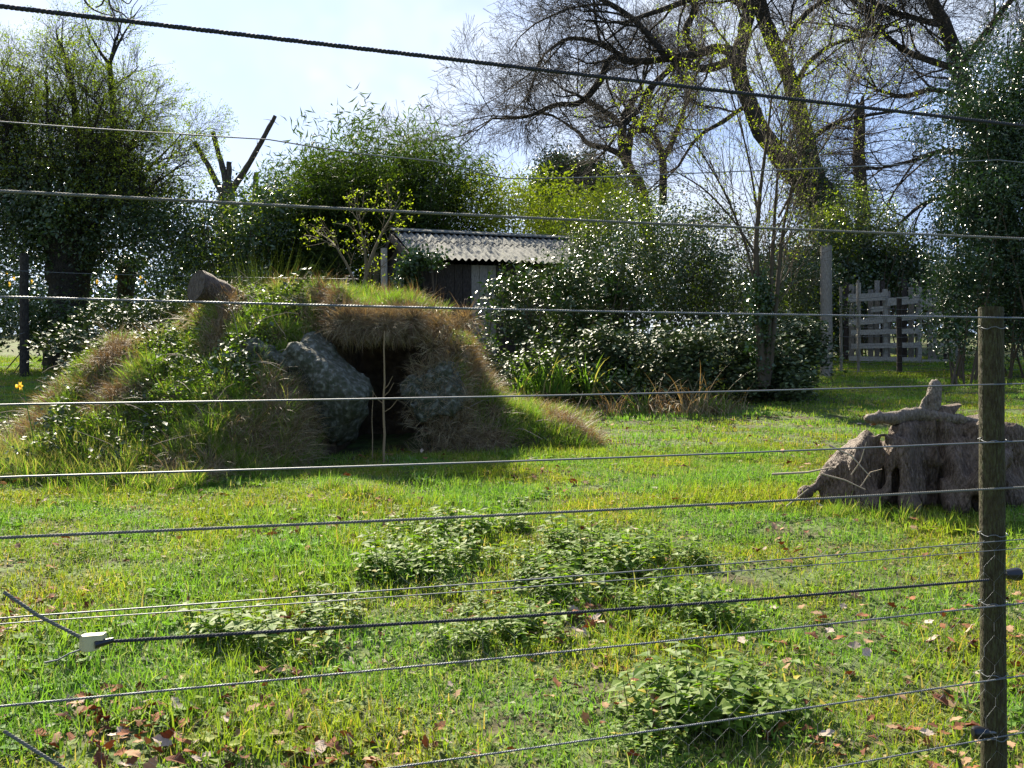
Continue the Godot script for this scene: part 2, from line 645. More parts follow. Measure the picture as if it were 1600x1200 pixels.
func materials() -> void:
	surfaced("soil", 0.95, Vector3(0.35, 0.35, 0.35), [[0.0, 0.045, 0.032, 0.016], [0.35, 0.06, 0.055, 0.022], [0.5, 0.06, 0.085, 0.022], [1.0, 0.085, 0.13, 0.03]], 0.02, 3, 8.0)
	surfaced("earth", 0.95, Vector3(0.9, 0.9, 0.9), [[0.0, 0.03, 0.02, 0.012], [0.5, 0.07, 0.05, 0.03], [1.0, 0.12, 0.09, 0.055]], 0.015, 9, 10.0)
	surfaced("stone", 0.85, Vector3(1.6, 1.6, 1.6), [[0.0, 0.018, 0.024, 0.011], [0.35, 0.036, 0.042, 0.022], [0.55, 0.062, 0.06, 0.046], [0.66, 0.08, 0.083, 0.07], [0.72, 0.15, 0.16, 0.13], [1.0, 0.19, 0.19, 0.16]], 0.018, 15, 9.0)
	surfaced("bark", 0.9, Vector3(3.0, 0.8, 3.0), [[0.0, 0.022, 0.017, 0.012], [0.5, 0.07, 0.055, 0.04], [1.0, 0.13, 0.115, 0.085]], 0.02, 23, 12.0)
	surfaced("dark_bark", 0.95, Vector3(2.5, 0.8, 2.5), [[0.0, 0.015, 0.012, 0.01], [0.6, 0.04, 0.034, 0.026], [1.0, 0.075, 0.07, 0.05]], 0.02, 29, 12.0)
	surfaced("root_wood", 0.7, Vector3(4.5, 0.9, 4.5), [[0.0, 0.02, 0.013, 0.009], [0.4, 0.07, 0.047, 0.031], [0.7, 0.125, 0.09, 0.064], [1.0, 0.22, 0.175, 0.135]], 0.022, 31, 18.0)
	surfaced("weathered_root", 0.75, Vector3(4.0, 1.5, 4.0), [[0.0, 0.05, 0.038, 0.028], [0.5, 0.13, 0.105, 0.08], [1.0, 0.26, 0.22, 0.18]], 0.025, 61, 12.0)
	surfaced("grey_wood", 0.8, Vector3(6.0, 0.7, 6.0), [[0.0, 0.11, 0.09, 0.07], [0.5, 0.26, 0.235, 0.2], [1.0, 0.4, 0.37, 0.33]], 0.03, 37, 8.0)
	surfaced("shed_board", 0.85, Vector3(5.0, 0.6, 5.0), [[0.0, 0.018, 0.014, 0.011], [0.5, 0.045, 0.036, 0.03], [1.0, 0.1, 0.085, 0.072]], 0.03, 41, 8.0)
	surfaced("post_wood", 0.9, Vector3(9.0, 1.2, 9.0), [[0.0, 0.018, 0.014, 0.007], [0.5, 0.045, 0.038, 0.018], [0.75, 0.06, 0.065, 0.027], [1.0, 0.1, 0.1, 0.055]], 0.03, 43, 9.0)
	surfaced("roof_sheet", 0.92, Vector3(1.2, 1.2, 1.2), [[0.0, 0.06, 0.06, 0.05], [0.45, 0.12, 0.124, 0.115], [0.7, 0.17, 0.17, 0.155], [0.85, 0.15, 0.16, 0.08], [1.0, 0.2, 0.19, 0.13]], 0.02, 47, 3.0)
	surfaced("pale_board", 0.8, Vector3(6.0, 0.7, 6.0), [[0.0, 0.16, 0.145, 0.12], [0.5, 0.36, 0.335, 0.29], [1.0, 0.5, 0.47, 0.41]], 0.03, 53, 8.0)
	plain("twig", lin(0.1, 0.078, 0.055), 0.85, 0.35)
	M.twig.vertex_color_use_as_albedo = true
	M.twig.albedo_color = Color.WHITE
	plain("wire", lin(0.13, 0.14, 0.15), 0.55, 0.5, 0.4)
	plain("rope", lin(0.14, 0.14, 0.125), 0.8, 0.3)
	plain("dark_rope", lin(0.035, 0.037, 0.045), 0.8, 0.3)
	plain("black_plastic", lin(0.012, 0.012, 0.014), 0.3, 0.5)
	plain("cream_plastic", lin(0.48, 0.44, 0.24), 0.55, 0.5)
	plain("yellow_petal", lin(0.85, 0.55, 0.02), 0.6, 0.3)
	M.yellow_petal.backlight_enabled = true
	M.yellow_petal.backlight = Color(0.9, 0.75, 0.3)
	leafy("grass", 0.6, 0.25, Color(0.95, 1.0, 0.62))
	leafy("dry", 0.6, 0.4, Color(0.75, 0.66, 0.5))
	leafy("gloss", 0.32, 0.5, Color(0.45, 0.55, 0.15))
	leafy("matte", 0.52, 0.33, Color(0.3, 0.36, 0.12))
	leafy("soft", 0.55, 0.28, Color(0.9, 1.0, 0.45))
	leafy("litter", 0.85, 0.25, Color(0.45, 0.3, 0.18))


func leaf_library() -> void:
	L.lawn = []
	for k in 4:
		L.lawn.append(turf(230, 0.24, 0.055, 0.006, 3, 0.12 + 0.03 * k))
	for k in 3:
		L.lawn.append(turf(190, 0.24, 0.09, 0.006, 3, 0.08))
	for k in 3:
		L.lawn.append(turf(230, 0.42, 0.05, 0.011, 2, 0.14))
	L.moss = leaf_cluster(M.grass, 12, 0.06, 0.035, 0.02, 1.4, Color(0.17, 0.25, 0.05), Color(0.27, 0.32, 0.08))
	L.tuft = clump(M.grass, 26, 0.2, 0.05, 0.007, 1.1, Color(0.12, 0.22, 0.03), Color(0.22, 0.31, 0.05), 0.1, Color(0.4, 0.34, 0.17), 4)
	L.tall = clump(M.grass, 22, 0.3, 0.05, 0.008, 1.5, Color(0.13, 0.24, 0.03), Color(0.22, 0.33, 0.05), 0.08, Color(0.42, 0.36, 0.18), 5)
	L.dry = clump(M.dry, 40, 0.26, 0.07, 0.005, 2.6, Color(0.22, 0.175, 0.095), Color(0.4, 0.34, 0.2), 0.2, Color(0.17, 0.11, 0.06), 5)
	L.strap = clump(M.grass, 14, 0.42, 0.06, 0.02, 1.3, Color(0.07, 0.15, 0.025), Color(0.15, 0.24, 0.04), 0.08, Color(0.4, 0.34, 0.15), 5)
	L.laurel = leaf_cluster(M.gloss, 34, 0.3, 0.12, 0.05, 1.3, Color(0.035, 0.065, 0.02), Color(0.055, 0.09, 0.028))
	L.holly = leaf_cluster(M.gloss, 60, 0.28, 0.065, 0.035, 0.7, Color(0.032, 0.06, 0.024), Color(0.05, 0.085, 0.03), 0.2)
	L.ivy = leaf_cluster(M.gloss, 30, 0.2, 0.065, 0.06, 0.6, Color(0.035, 0.06, 0.02), Color(0.05, 0.085, 0.026), 0.12)
	L.bramble = leaf_cluster(M.matte, 34, 0.26, 0.085, 0.06, 1.5, Color(0.055, 0.08, 0.035), Color(0.095, 0.12, 0.055), 0.16)
	L.bramble_new = leaf_cluster(M.soft, 12, 0.11, 0.055, 0.04, 1.2, Color(0.12, 0.19, 0.035), Color(0.22, 0.28, 0.06), 0.14)
	L.bamboo = leaf_cluster(M.soft, 46, 0.42, 0.19, 0.028, 0.4, Color(0.03, 0.052, 0.016), Color(0.085, 0.115, 0.028), 0.1, 0.3)
	L.lemon = leaf_cluster(M.soft, 36, 0.32, 0.1, 0.035, 0.6, Color(0.17, 0.21, 0.03), Color(0.32, 0.32, 0.05), 0.1, 0.25)
	L.small = leaf_cluster(M.soft, 10, 0.12, 0.05, 0.03, 0.3, Color(0.14, 0.19, 0.03), Color(0.27, 0.29, 0.05))
	L.bud = leaf_cluster(M.soft, 7, 0.09, 0.045, 0.026, 0.2, Color(0.2, 0.24, 0.03), Color(0.36, 0.36, 0.05))
	L.olive = leaf_cluster(M.gloss, 40, 0.3, 0.055, 0.032, 0.7, Color(0.06, 0.075, 0.022), Color(0.13, 0.14, 0.04), 0.12)
	L.dark = leaf_cluster(M.gloss, 50, 0.45, 0.085, 0.045, 0.4, Color(0.035, 0.06, 0.022), Color(0.055, 0.085, 0.03))
	L.smallbig = leaf_cluster(M.soft, 26, 0.26, 0.05, 0.03, 0.3, Color(0.14, 0.19, 0.03), Color(0.27, 0.29, 0.05))
	L.nettle = leaf_cluster(M.soft, 10, 0.06, 0.06, 0.034, 1.5, Color(0.11, 0.2, 0.035), Color(0.2, 0.28, 0.06), 0.15, 0.3)


# ---------------------------------------------------------------- ground

func ground() -> void:
	var xs := []
	var zs := []
	var x := -9.0
	while x <= 9.01:
		xs.append(x)
		x += 0.12
	for k in [13.0, 20.0, 32.0, 55.0, 100.0, 200.0]:
		xs.append(k)
		xs.push_front(-k)
	for k in [60.0, 30.0, 15.0, 6.0, 2.0]:
		zs.append(k)
	var z := 0.0
	while z >= -20.0:
		zs.append(z)
		z -= 0.12
	for k in [-22.0, -24.0, -26.0, -29.0, -33.0, -40.0, -55.0, -80.0, -130.0, -220.0, -400.0]:
		zs.append(k)
	var mb := MB.new()
	for q in zs:
		for p in xs:
			mb.v.append(Vector3(p, gh(p, q), q))
			var e := 0.06
			mb.n.append(Vector3(gh(p - e, q) - gh(p + e, q), 2 * e, gh(p, q - e) - gh(p, q + e)).normalized())
			mb.c.append(Color.WHITE)
	var w := xs.size()
	for j in zs.size() - 1:
		for i in w - 1:
			var a := j * w + i
			mb.ix.append_array(PackedInt32Array([a, a + w, a + 1, a + 1, a + w, a + w + 1]))
	var o := obj("ground", mb.mesh(M.soil))
	# winding: clockwise seen from above
	o.set_meta("kind", "structure")
	tag(o, "mossy lawn soil of the paddock rising gently to the shrubs", "ground")


# ---------------------------------------------------------------- the earth den

const CREST := [[-5.0, 0.0], [-4.72, 0.25], [-4.4, 0.62], [-3.83, 1.0], [-3.25, 1.27], [-2.55, 1.46], [-1.79, 1.5], [-1.28, 1.42], [-0.75, 1.3], [-0.5, 1.02], [-0.4, 0.55], [0.0, 0.34], [0.45, 0.17], [0.9, 0.0]]
const FRONT := [[-5.0, 1.3], [-4.0, 1.9], [-2.5, 2.2], [-2.0, 1.75], [-1.65, 0.85], [-0.5, 0.75], [0.2, 0.6], [1.0, 0.4]]

func mound_height(x: float, z: float) -> float:
	var c := along(CREST, x)
	var dz := z + 9.9
	var f := along(FRONT, x)
	var t := dz / f if dz > 0 else -dz / 2.2
	if t >= 1.0 or c <= 0.0:
		return -0.2
	var s := 1.0 - t * t * t * (0.35 + 0.65 * t) if f < 1.0 and dz > 0 else lerpf(cos(t * PI * 0.5), 1.0 - t, 0.75 if dz > 0 else 0.2)
	return c * s + 0.2 * n_ground.get_noise_2d(x * 1.3 + 9.0, z * 1.3) * minf(1.0, c * s * 3.0)

func mound_field(p: Vector3) -> float:
	var g := gh(p.x, p.z)
	var h := g + mound_height(p.x, p.z)
	var body := (p.y - h) * 0.75 + 0.035 * n_rough.get_noise_3d(p.x * 120.0, p.y * 120.0, p.z * 120.0)
	# hollow: a rounded chamber that opens towards the lawn
	var q := p - Vector3(-1.17, g + 0.42, -9.3)
	var b := Vector3(absf(q.x + q.z * 0.1) - 0.4, absf(q.y) - 0.68, absf(q.z) - 0.95)
	var bo := Vector3(maxf(b.x, 0), maxf(b.y, 0), maxf(b.z, 0)).length() + minf(maxf(b.x, maxf(b.y, b.z)), 0.0) - 0.08
	bo += 0.05 * n_rough.get_noise_3d(p.x * 90.0 + 50.0, p.y * 90.0, p.z * 90.0)
	return maxf(body, -bo)

func mound() -> void:
	var net := nets(Vector3(-5.2, 0.6, -12.3), Vector3(1.1, 2.9, -7.4), 0.07, mound_field)
	var o := obj("earth_mound", net_mesh(net, M.earth))
	tag(o, "overgrown earth bank hollowed out into a dark den", "mound")
	var vs: PackedVector3Array = net[0]
	var ns: PackedVector3Array = net[1]
	var ix: PackedInt32Array = net[2]
	var tu := []
	var tuc := PackedColorArray()
	var ta := []
	var tac := PackedColorArray()
	var dr := []
	var drc := PackedColorArray()
	var br := []
	var brc := PackedColorArray()
	var bg := []
	var bgc := PackedColorArray()
	var ms := []
	var msc := PackedColorArray()
	for t in range(0, ix.size(), 3):
		var a := vs[ix[t]]
		var b := vs[ix[t + 1]]
		var c := vs[ix[t + 2]]
		var m := (a + b + c) / 3.0
		var nn := (ns[ix[t]] + ns[ix[t + 1]] + ns[ix[t + 2]]).normalized()
		var g := gh(m.x, m.z)
		if m.y < g + 0.0 or (nn.y < -0.05):
			continue
		var inside := m.x > -1.78 and m.x < -0.6 and m.z > -10.5 and m.z < -8.2 and m.y < g + 1.14
		if inside:
			continue
		var area := (b - a).cross(c - a).length() * 0.5
		var pn := n_patch.get_noise_2d(m.x * 2.2, m.z * 2.2 + m.y * 2.0)
		var expect := area / 0.0024
		var jt := 0.6
		if rng.randf() < expect * 0.9:
			var p := m + rv() * 0.02
			var tone := rng.randf_range(0.75, 1.2)
			var tc := Color(tone, tone * rng.randf_range(0.92, 1.05), tone * rng.randf_range(0.8, 1.1))
			var bs := Basis(Quaternion(Vector3.UP, (nn + Vector3.UP * 0.5).normalized())) * Basis(Vector3.UP, rng.randf() * TAU)
			var steep := nn.y < 0.62
			if steep and nn.y < 0.5 and pn > -0.22 or (not steep and pn > 0.19):
				var s := rng.randf_range(0.6, 1.25)
				dr.append(Transform3D(bs.scaled(Vector3(s, s, s)), p))
				drc.append(tc)
			elif m.x < -2.0 and pn < -0.02 and rng.randf() < 0.55:
				(br if rng.randf() < 0.16 else bg).append(spot(p + nn * 0.06, rng.randf_range(0.4, 0.8), 0.6))
				if br.size() > brc.size():
					brc.append(tc)
				else:
					bgc.append(tc)
			elif nn.y > 0.3:
				var s := rng.randf_range(0.35, 1.0)
				if rng.randf() < 0.75:
					tu.append(Transform3D(bs.scaled(Vector3(s, s * rng.randf_range(0.6, 1.1), s)), p))
					tuc.append(tc)
				else:
					ta.append(Transform3D(bs.scaled(Vector3(s, s, s) * 0.7), p))
					tac.append(tc)
		if nn.y > 0.5 and rng.randf() < expect * 0.8:
			ms.append(spot(m, rng.randf_range(0.6, 1.2), 0.4))
			msc.append(Color(1, 1, 1) * rng.randf_range(0.8, 1.2))
	# grass that hangs over the mouth and the cheek of the den
	for i in 300:
		var x := rng.randf_range(-1.62, -0.42)
		var z := -9.9 + along(FRONT, x) * rng.randf_range(0.55, 0.9)
		var y := gh(x, z) + mound_height(x, z)
		if x > -0.9 and rng.randf() < 0.85:
			y -= rng.randf_range(0.0, 0.75)
			z = -9.9 + 0.76 - rng.randf() * 0.08
		elif y < gh(x, z) + 1.1:
			y = gh(x, z) + 1.12 + rng.randf() * 0.15
			z = -9.35 + rng.randf() * 0.15
		var bs := Basis(Vector3.RIGHT, rng.randf_range(0.9, 1.5)) * Basis(Vector3.UP, rng.randf() * TAU)
		var s := rng.randf_range(0.7, 1.15)
		dr.append(Transform3D(bs.scaled(Vector3(s, s, s)), Vector3(x, y, z)))
		var tone := rng.randf_range(0.6, 1.1)
		drc.append(Color(tone, tone, tone))
	# lush grass along the foot of the bank
	for i in 1500:
		var x := rng.randf_range(-4.9, -1.75)
		var f := along(FRONT, x)
		var z := -9.9 + f + rng.randf_range(-0.55, 0.28) * rng.randf()
		if n_patch.get_noise_2d(x * 1.5, z * 1.5) < -0.25:
			continue
		var y := maxf(gh(x, z), gh(x, z) + mound_height(x, z))
		ta.append(spot(Vector3(x, y, z), rng.randf_range(0.45, 0.95), 0.25))
		tac.append(Color(1, 1, 1) * rng.randf_range(0.75, 1.15))
	many_tag("long_grass", L.tuft, tu, tuc, "green tufts of grass growing over the den bank", "grass")
	many_tag("tall_grass", L.tall, ta, tac, "lush arching grass along the foot of the den bank", "grass")
	many_tag("dry_grass", L.dry, dr, drc, "dead tan grass hanging down the faces of the den bank", "dry grass")
	many_tag("bramble_growth", L.bramble, br, brc, "glossy bramble leaves trailing over the den bank", "bramble")
	many_tag("young_bramble_growth", L.bramble_new, bg, bgc, "fresh light green bramble leaves on the den bank", "bramble")
	many_tag("moss", L.moss, ms, msc, "low moss and turf covering the den bank", "moss")
	den_stones()
	# tangle of dead stems
	var mt := MB.new()
	for i in 90:
		var x := rng.randf_range(-4.6, -1.9) if rng.randf() < 0.8 else rng.randf_range(-0.4, 0.6)
		var z := -9.9 + along(FRONT, x) * rng.randf_range(-0.3, 0.95)
		var p := Vector3(x, gh(x, z) + maxf(mound_height(x, z), 0.0) + 0.04, z)
		var dir := Vector3(rng.randf_range(-1, 1), rng.randf_range(0.1, 0.7), rng.randf_range(-0.3, 0.8)).normalized()
		var pts2 := wander(p, dir, rng.randf_range(0.2, 0.6), 5, 0.18, -0.16)
		mt.tube(pts2, PackedFloat32Array([0.004, 0.0038, 0.0034, 0.003, 0.0025, 0.0018]), 4, Color(0.3, 0.25, 0.19) * rng.randf_range(0.6, 1.2))
	tag(obj("dead_stems", mt.mesh(M.twig)), "tangle of thin pale dead stems over the den bank", "dead stems", "", "stuff")
	# old dead stalks before the mouth of the den
	stalk(G(600, 8.7), 1.17, 0.013, "tall dead stalk with short side twigs before the den mouth", true)
	stalk(G(582, 8.75), 0.62, 0.006, "thin bare stalk beside the tall stalk before the den", false)
	# tapered log
	var mb := MB.new()
	var a := P(308, 447, 9.7)
	var b := P(400, 478, 10.2)
	var pts := PackedVector3Array()
	var rad := PackedFloat32Array()
	for i in 9:
		var t := i / 8.0
		pts.append(a.lerp(b, t) + rv() * 0.008)
		rad.append(lerpf(0.175, 0.07, t) * rng.randf_range(0.95, 1.05))
	var lg := thing("cut_log", "thick tapering cut log lying on top of the den bank", "log")
	mb.tube(pts, rad, 14, Color.WHITE)
	obj("bark", mb.mesh(M.root_wood), lg)
	var cap := MB.new()
	var axis := (b - a).normalized()
	cap.tube(PackedVector3Array([a - axis * 0.012, a + axis * 0.01]), PackedFloat32Array([0.158, 0.17]), 14, Color.WHITE, true)
	obj("cut_face", cap.mesh(M.bark), lg)

func many_tag(called: String, mesh: Mesh, xs: Array, cs: PackedColorArray, label: String, category: String) -> void:
	if xs:
		tag(many(called, mesh, xs, cs), label, category, "", "stuff")

func boulder(at: Vector3, half: Vector3, turn: Basis, seed_: float, label: String) -> void:
	var inv := turn.inverse()
	var ext := half.length() + 0.1
	var fld := func(p: Vector3) -> float:
		var q := inv * p
		var b := q.abs() - half * 0.66
		var d := Vector3(maxf(b.x, 0), maxf(b.y, 0), maxf(b.z, 0)).length() + minf(maxf(b.x, maxf(b.y, b.z)), 0.0) - minf(half.x, minf(half.y, half.z)) * 0.34
		return d + 0.09 * n_rough.get_noise_3d(p.x * 60.0 + seed_, p.y * 60.0, p.z * 60.0) + 0.05 * n_rough.get_noise_3d(p.x * 200.0 + seed_, p.y * 240.0, p.z * 240.0)
	var net := nets(Vector3(-ext, -ext, -ext), Vector3(ext, ext, ext), ext / 17.0, fld)
	var o := obj("boulder", net_mesh(net, M.stone))
	o.position = at
	tag(o, label, "boulder", "boulders at the den mouth")

func den_stones() -> void:
	boulder(P(504, 608, 9.14), Vector3(0.56, 0.34, 0.24), Basis(Vector3.UP, -0.35) * Basis(Vector3.BACK, -0.62) * Basis(Vector3.RIGHT, 0.12), 10.0, "large lichen spotted grey slab leaning beside the den mouth")
	boulder(P(680, 612, 9.3), Vector3(0.25, 0.24, 0.22), Basis(Vector3.FORWARD, -0.4), 40.0, "rounded grey boulder under the hanging grass of the den")
	boulder(P(412, 572, 9.1), Vector3(0.2, 0.16, 0.2), Basis(Vector3.FORWARD, 0.5) * Basis(Vector3.UP, 0.3), 70.0, "small grey stone half buried above the lichen spotted slab")

func stalk(at: Vector3, h: float, r: float, label: String, twiggy: bool) -> void:
	var t := thing("dead_stalk", label, "stalk", at)
	var mb := MB.new()
	var pts := PackedVector3Array()
	var rad := PackedFloat32Array()
	for i in 9:
		pts.append(Vector3(rng.randf_range(-1, 1) * 0.006, -0.05 + (h + 0.05) * i / 8.0, rng.randf_range(-1, 1) * 0.006))
		rad.append(r * (1.0 - 0.6 * i / 8.0))
	mb.tube(pts, rad, 6, Color(0.22, 0.16, 0.09))
	var stem := obj("stem", mb.mesh(M.twig), t)
	if twiggy:
		for q in [[0.3, 0.13], [0.36, -0.1], [0.42, 0.09], [0.47, 0.08]]:
			var m2 := MB.new()
			var p: Vector3 = Vector3(0, h * q[0] + 0.1, 0)
			m2.tube(PackedVector3Array([p, p + Vector3(q[1] * 0.5, 0.04, 0.02), p + Vector3(q[1], 0.12, 0.03)]), PackedFloat32Array([0.004, 0.003, 0.002]), 4, Color(0.25, 0.18, 0.1))
			obj("side_twig", m2.mesh(M.twig), stem)


# ---------------------------------------------------------------- shed

func shed() -> void:
	var at := P(655, 402, 16.0)
	at.y = gh(at.x, at.z)
	var s := thing("garden_shed", "dark boarded shed with grey corrugated roof behind the den bank", "shed", at)
	s.rotation.y = deg_to_rad(17.2)
	var ev := 2.0
	var rd := 2.72
	var dp := 2.09
	var ln := 3.7
	# roof sheets in two overlapping rows on the near slope, one row on the far slope
	for row in 2:
		for k in 4:
			obj("roof_sheet", sheet(k * 0.925 - 0.06, 0.965, 0.0 if row == 0 else 0.62, 0.68 if row == 0 else 1.0, ev, rd, dp, 0.0 if row == 0 else 0.014, 0.006 * (k % 2)), s)
	for k in 4:
		obj("roof_sheet", sheet(k * 0.925 - 0.06, 0.965, 0.0, 1.0, ev, rd, -dp, 0.0, 0.006 * (k % 2), -2.0 * dp), s)
	var mb := MB.new()
	mb.box(Vector3(ln * 0.5 - 0.05, rd + 0.045, -dp + 0.07), Vector3(ln * 0.5 + 0.04, 0, 0), Vector3(0, 0.012, 0), Vector3(0, -0.03, 0.09), Color.WHITE)
	mb.box(Vector3(ln * 0.5 - 0.05, rd + 0.045, -dp - 0.09), Vector3(ln * 0.5 + 0.04, 0, 0), Vector3(0, 0.012, 0), Vector3(0, 0.03, 0.09), Color.WHITE)
	obj("ridge_cap", mb.mesh(M.roof_sheet), s)
	# barge boards on the gable that shows
	for k in [1.0, -1.0]:
		var bb := MB.new()
		var p0 := Vector3(-0.09, ev - 0.1, 0.02) if k > 0 else Vector3(-0.09, ev - 0.1, -2 * dp - 0.02)
		var p1 := Vector3(-0.09, rd - 0.09, -dp)
		var dir := (p1 - p0)
		bb.box((p0 + p1) * 0.5, dir * 0.5, Vector3(0, 0.07, 0), Vector3(0.016, 0, 0), Color.WHITE)
		obj("barge_board", bb.mesh(M.shed_board), s)
	# boards of the front, with a doorway, and of the gable
	var x := 0.06
	while x < ln - 0.1:
		var w := 0.145
		var top := ev - 0.06
		var bm := MB.new()
		var lo := -0.1
		bm.box(Vector3(x + w * 0.5, (top + lo) * 0.5, -0.22 + rng.randf_range(-0.005, 0.005)), Vector3(w * 0.5 - 0.004, 0, 0), Vector3(0, (top - lo) * 0.5, 0), Vector3(0, 0, 0.012), Color.WHITE)
		var pale := x > 0.8 and x < 1.25
		obj("front_board", bm.mesh(M.grey_wood if pale else M.shed_board), s)
		x += w
	var z := -0.24
	while z > -2 * dp + 0.3:
		var w := 0.15
		var bm := MB.new()
		var zz := z - w * 0.5
		var top := lerpf(ev, rd, 1.0 - absf(zz + dp) / dp) - 0.06
		bm.box(Vector3(0.05 + rng.randf_range(-0.005, 0.005), (top - 0.1) * 0.5, zz), Vector3(0.012, 0, 0), Vector3(0, (top + 0.1) * 0.5, 0), Vector3(0, 0, w * 0.5 - 0.004), Color.WHITE)
		obj("gable_board", bm.mesh(M.shed_board), s)
		z -= w
	for q in [[0.03, -0.2], [ln - 0.12, -0.2], [0.03, -2 * dp + 0.2], [ln - 0.12, -2 * dp + 0.2]]:
		var pm := MB.new()
		pm.box(Vector3(q[0], ev * 0.5 - 0.12, q[1]), Vector3(0.05, 0, 0), Vector3(0, ev * 0.5, 0), Vector3(0, 0, 0.05), Color.WHITE)
		obj("corner_post", pm.mesh(M.shed_board), s)
	var bk := MB.new()
	bk.box(Vector3(ln * 0.5, ev * 0.5 - 0.08, -2 * dp + 0.2), Vector3(ln * 0.5 - 0.1, 0, 0), Vector3(0, ev * 0.5, 0), Vector3(0, 0, 0.02), Color.WHITE)
	bk.box(Vector3(ln - 0.1, ev * 0.5 - 0.08, -dp), Vector3(0.02, 0, 0), Vector3(0, ev * 0.5, 0), Vector3(0, 0, dp - 0.24), Color.WHITE)
	obj("rear_wall", bk.mesh(M.shed_board), s)
	# ivy over the corner and the eave
	shrub("ivy", "dark ivy climbing the shed corner and hanging at its eave", "ivy", [[652, 410, 15.85, 26, 10, 0.15], [636, 450, 15.85, 14, 55, 0.2], [668, 402, 15.8, 26, 7, 0.12]], [L.ivy], 420, 0.6, 1.1, 0.8, 0.2, 8, 0.015)
	# two slim posts beside the shed
	for q in [[600, 14.2, 388, 0.05, M.grey_wood, "slim weathered post standing just in front of the shed gable"], [588, 15.0, 395, 0.045, M.post_wood, "slim dark post behind the weathered post by the shed"]]:
		var base := G(q[0], q[1])
		var h: float = P(q[0], q[2], q[1]).y - base.y
		var m := MB.new()
		m.tube(PackedVector3Array([Vector3(0, -0.2, 0), Vector3(0.005, h * 0.5, 0), Vector3(0, h, 0)]), PackedFloat32Array([q[3], q[3] * 0.97, q[3] * 0.93]), 8, Color.WHITE, true)
		var o := obj("slim_post", m.mesh(q[4]))
		o.position = base
		tag(o, q[5], "post")

func sheet(x0: float, w: float, t0: float, t1: float, ev: float, rd: float, dp: float, lift: float, lift2: float, zoff := 0.0) -> ArrayMesh:
	var mb := MB.new()
	var cols := 60
	for r in 2:
		var t := t0 if r == 0 else t1
		for i in cols + 1:
			var x := x0 + w * i / cols
			var ph := x / 0.1155 * TAU
			var y := lerpf(ev, rd, t) + 0.022 * sin(ph) + lift + lift2
			mb.v.append(Vector3(x, y, zoff - dp * t))
			var n := Vector3(-0.022 * cos(ph) * TAU / 0.1155, 1.0, (rd - ev) / dp).normalized()
			mb.n.append(n)
			mb.c.append(Color.WHITE)
	var m := cols + 1
	for i in cols:
		if dp > 0:
			mb.ix.append_array(PackedInt32Array([i, i + m, i + 1, i + 1, i + m, i + m + 1]))
		else:
			mb.ix.append_array(PackedInt32Array([i, i + 1, i + m, i + 1, i + m + 1, i + m]))
	# underside, 7 mm thick
	var k := mb.v.size()
	for i in k:
		mb.v.append(mb.v[i] - Vector3(0, 0.008, 0))
		mb.n.append(-mb.n[i])
		mb.c.append(Color.WHITE)
	var top := mb.ix.duplicate()
	for i in range(0, top.size(), 3):
		mb.ix.append_array(PackedInt32Array([top[i] + k, top[i + 2] + k, top[i + 1] + k]))
	return mb.mesh(M.roof_sheet)


# ---------------------------------------------------------------- trees

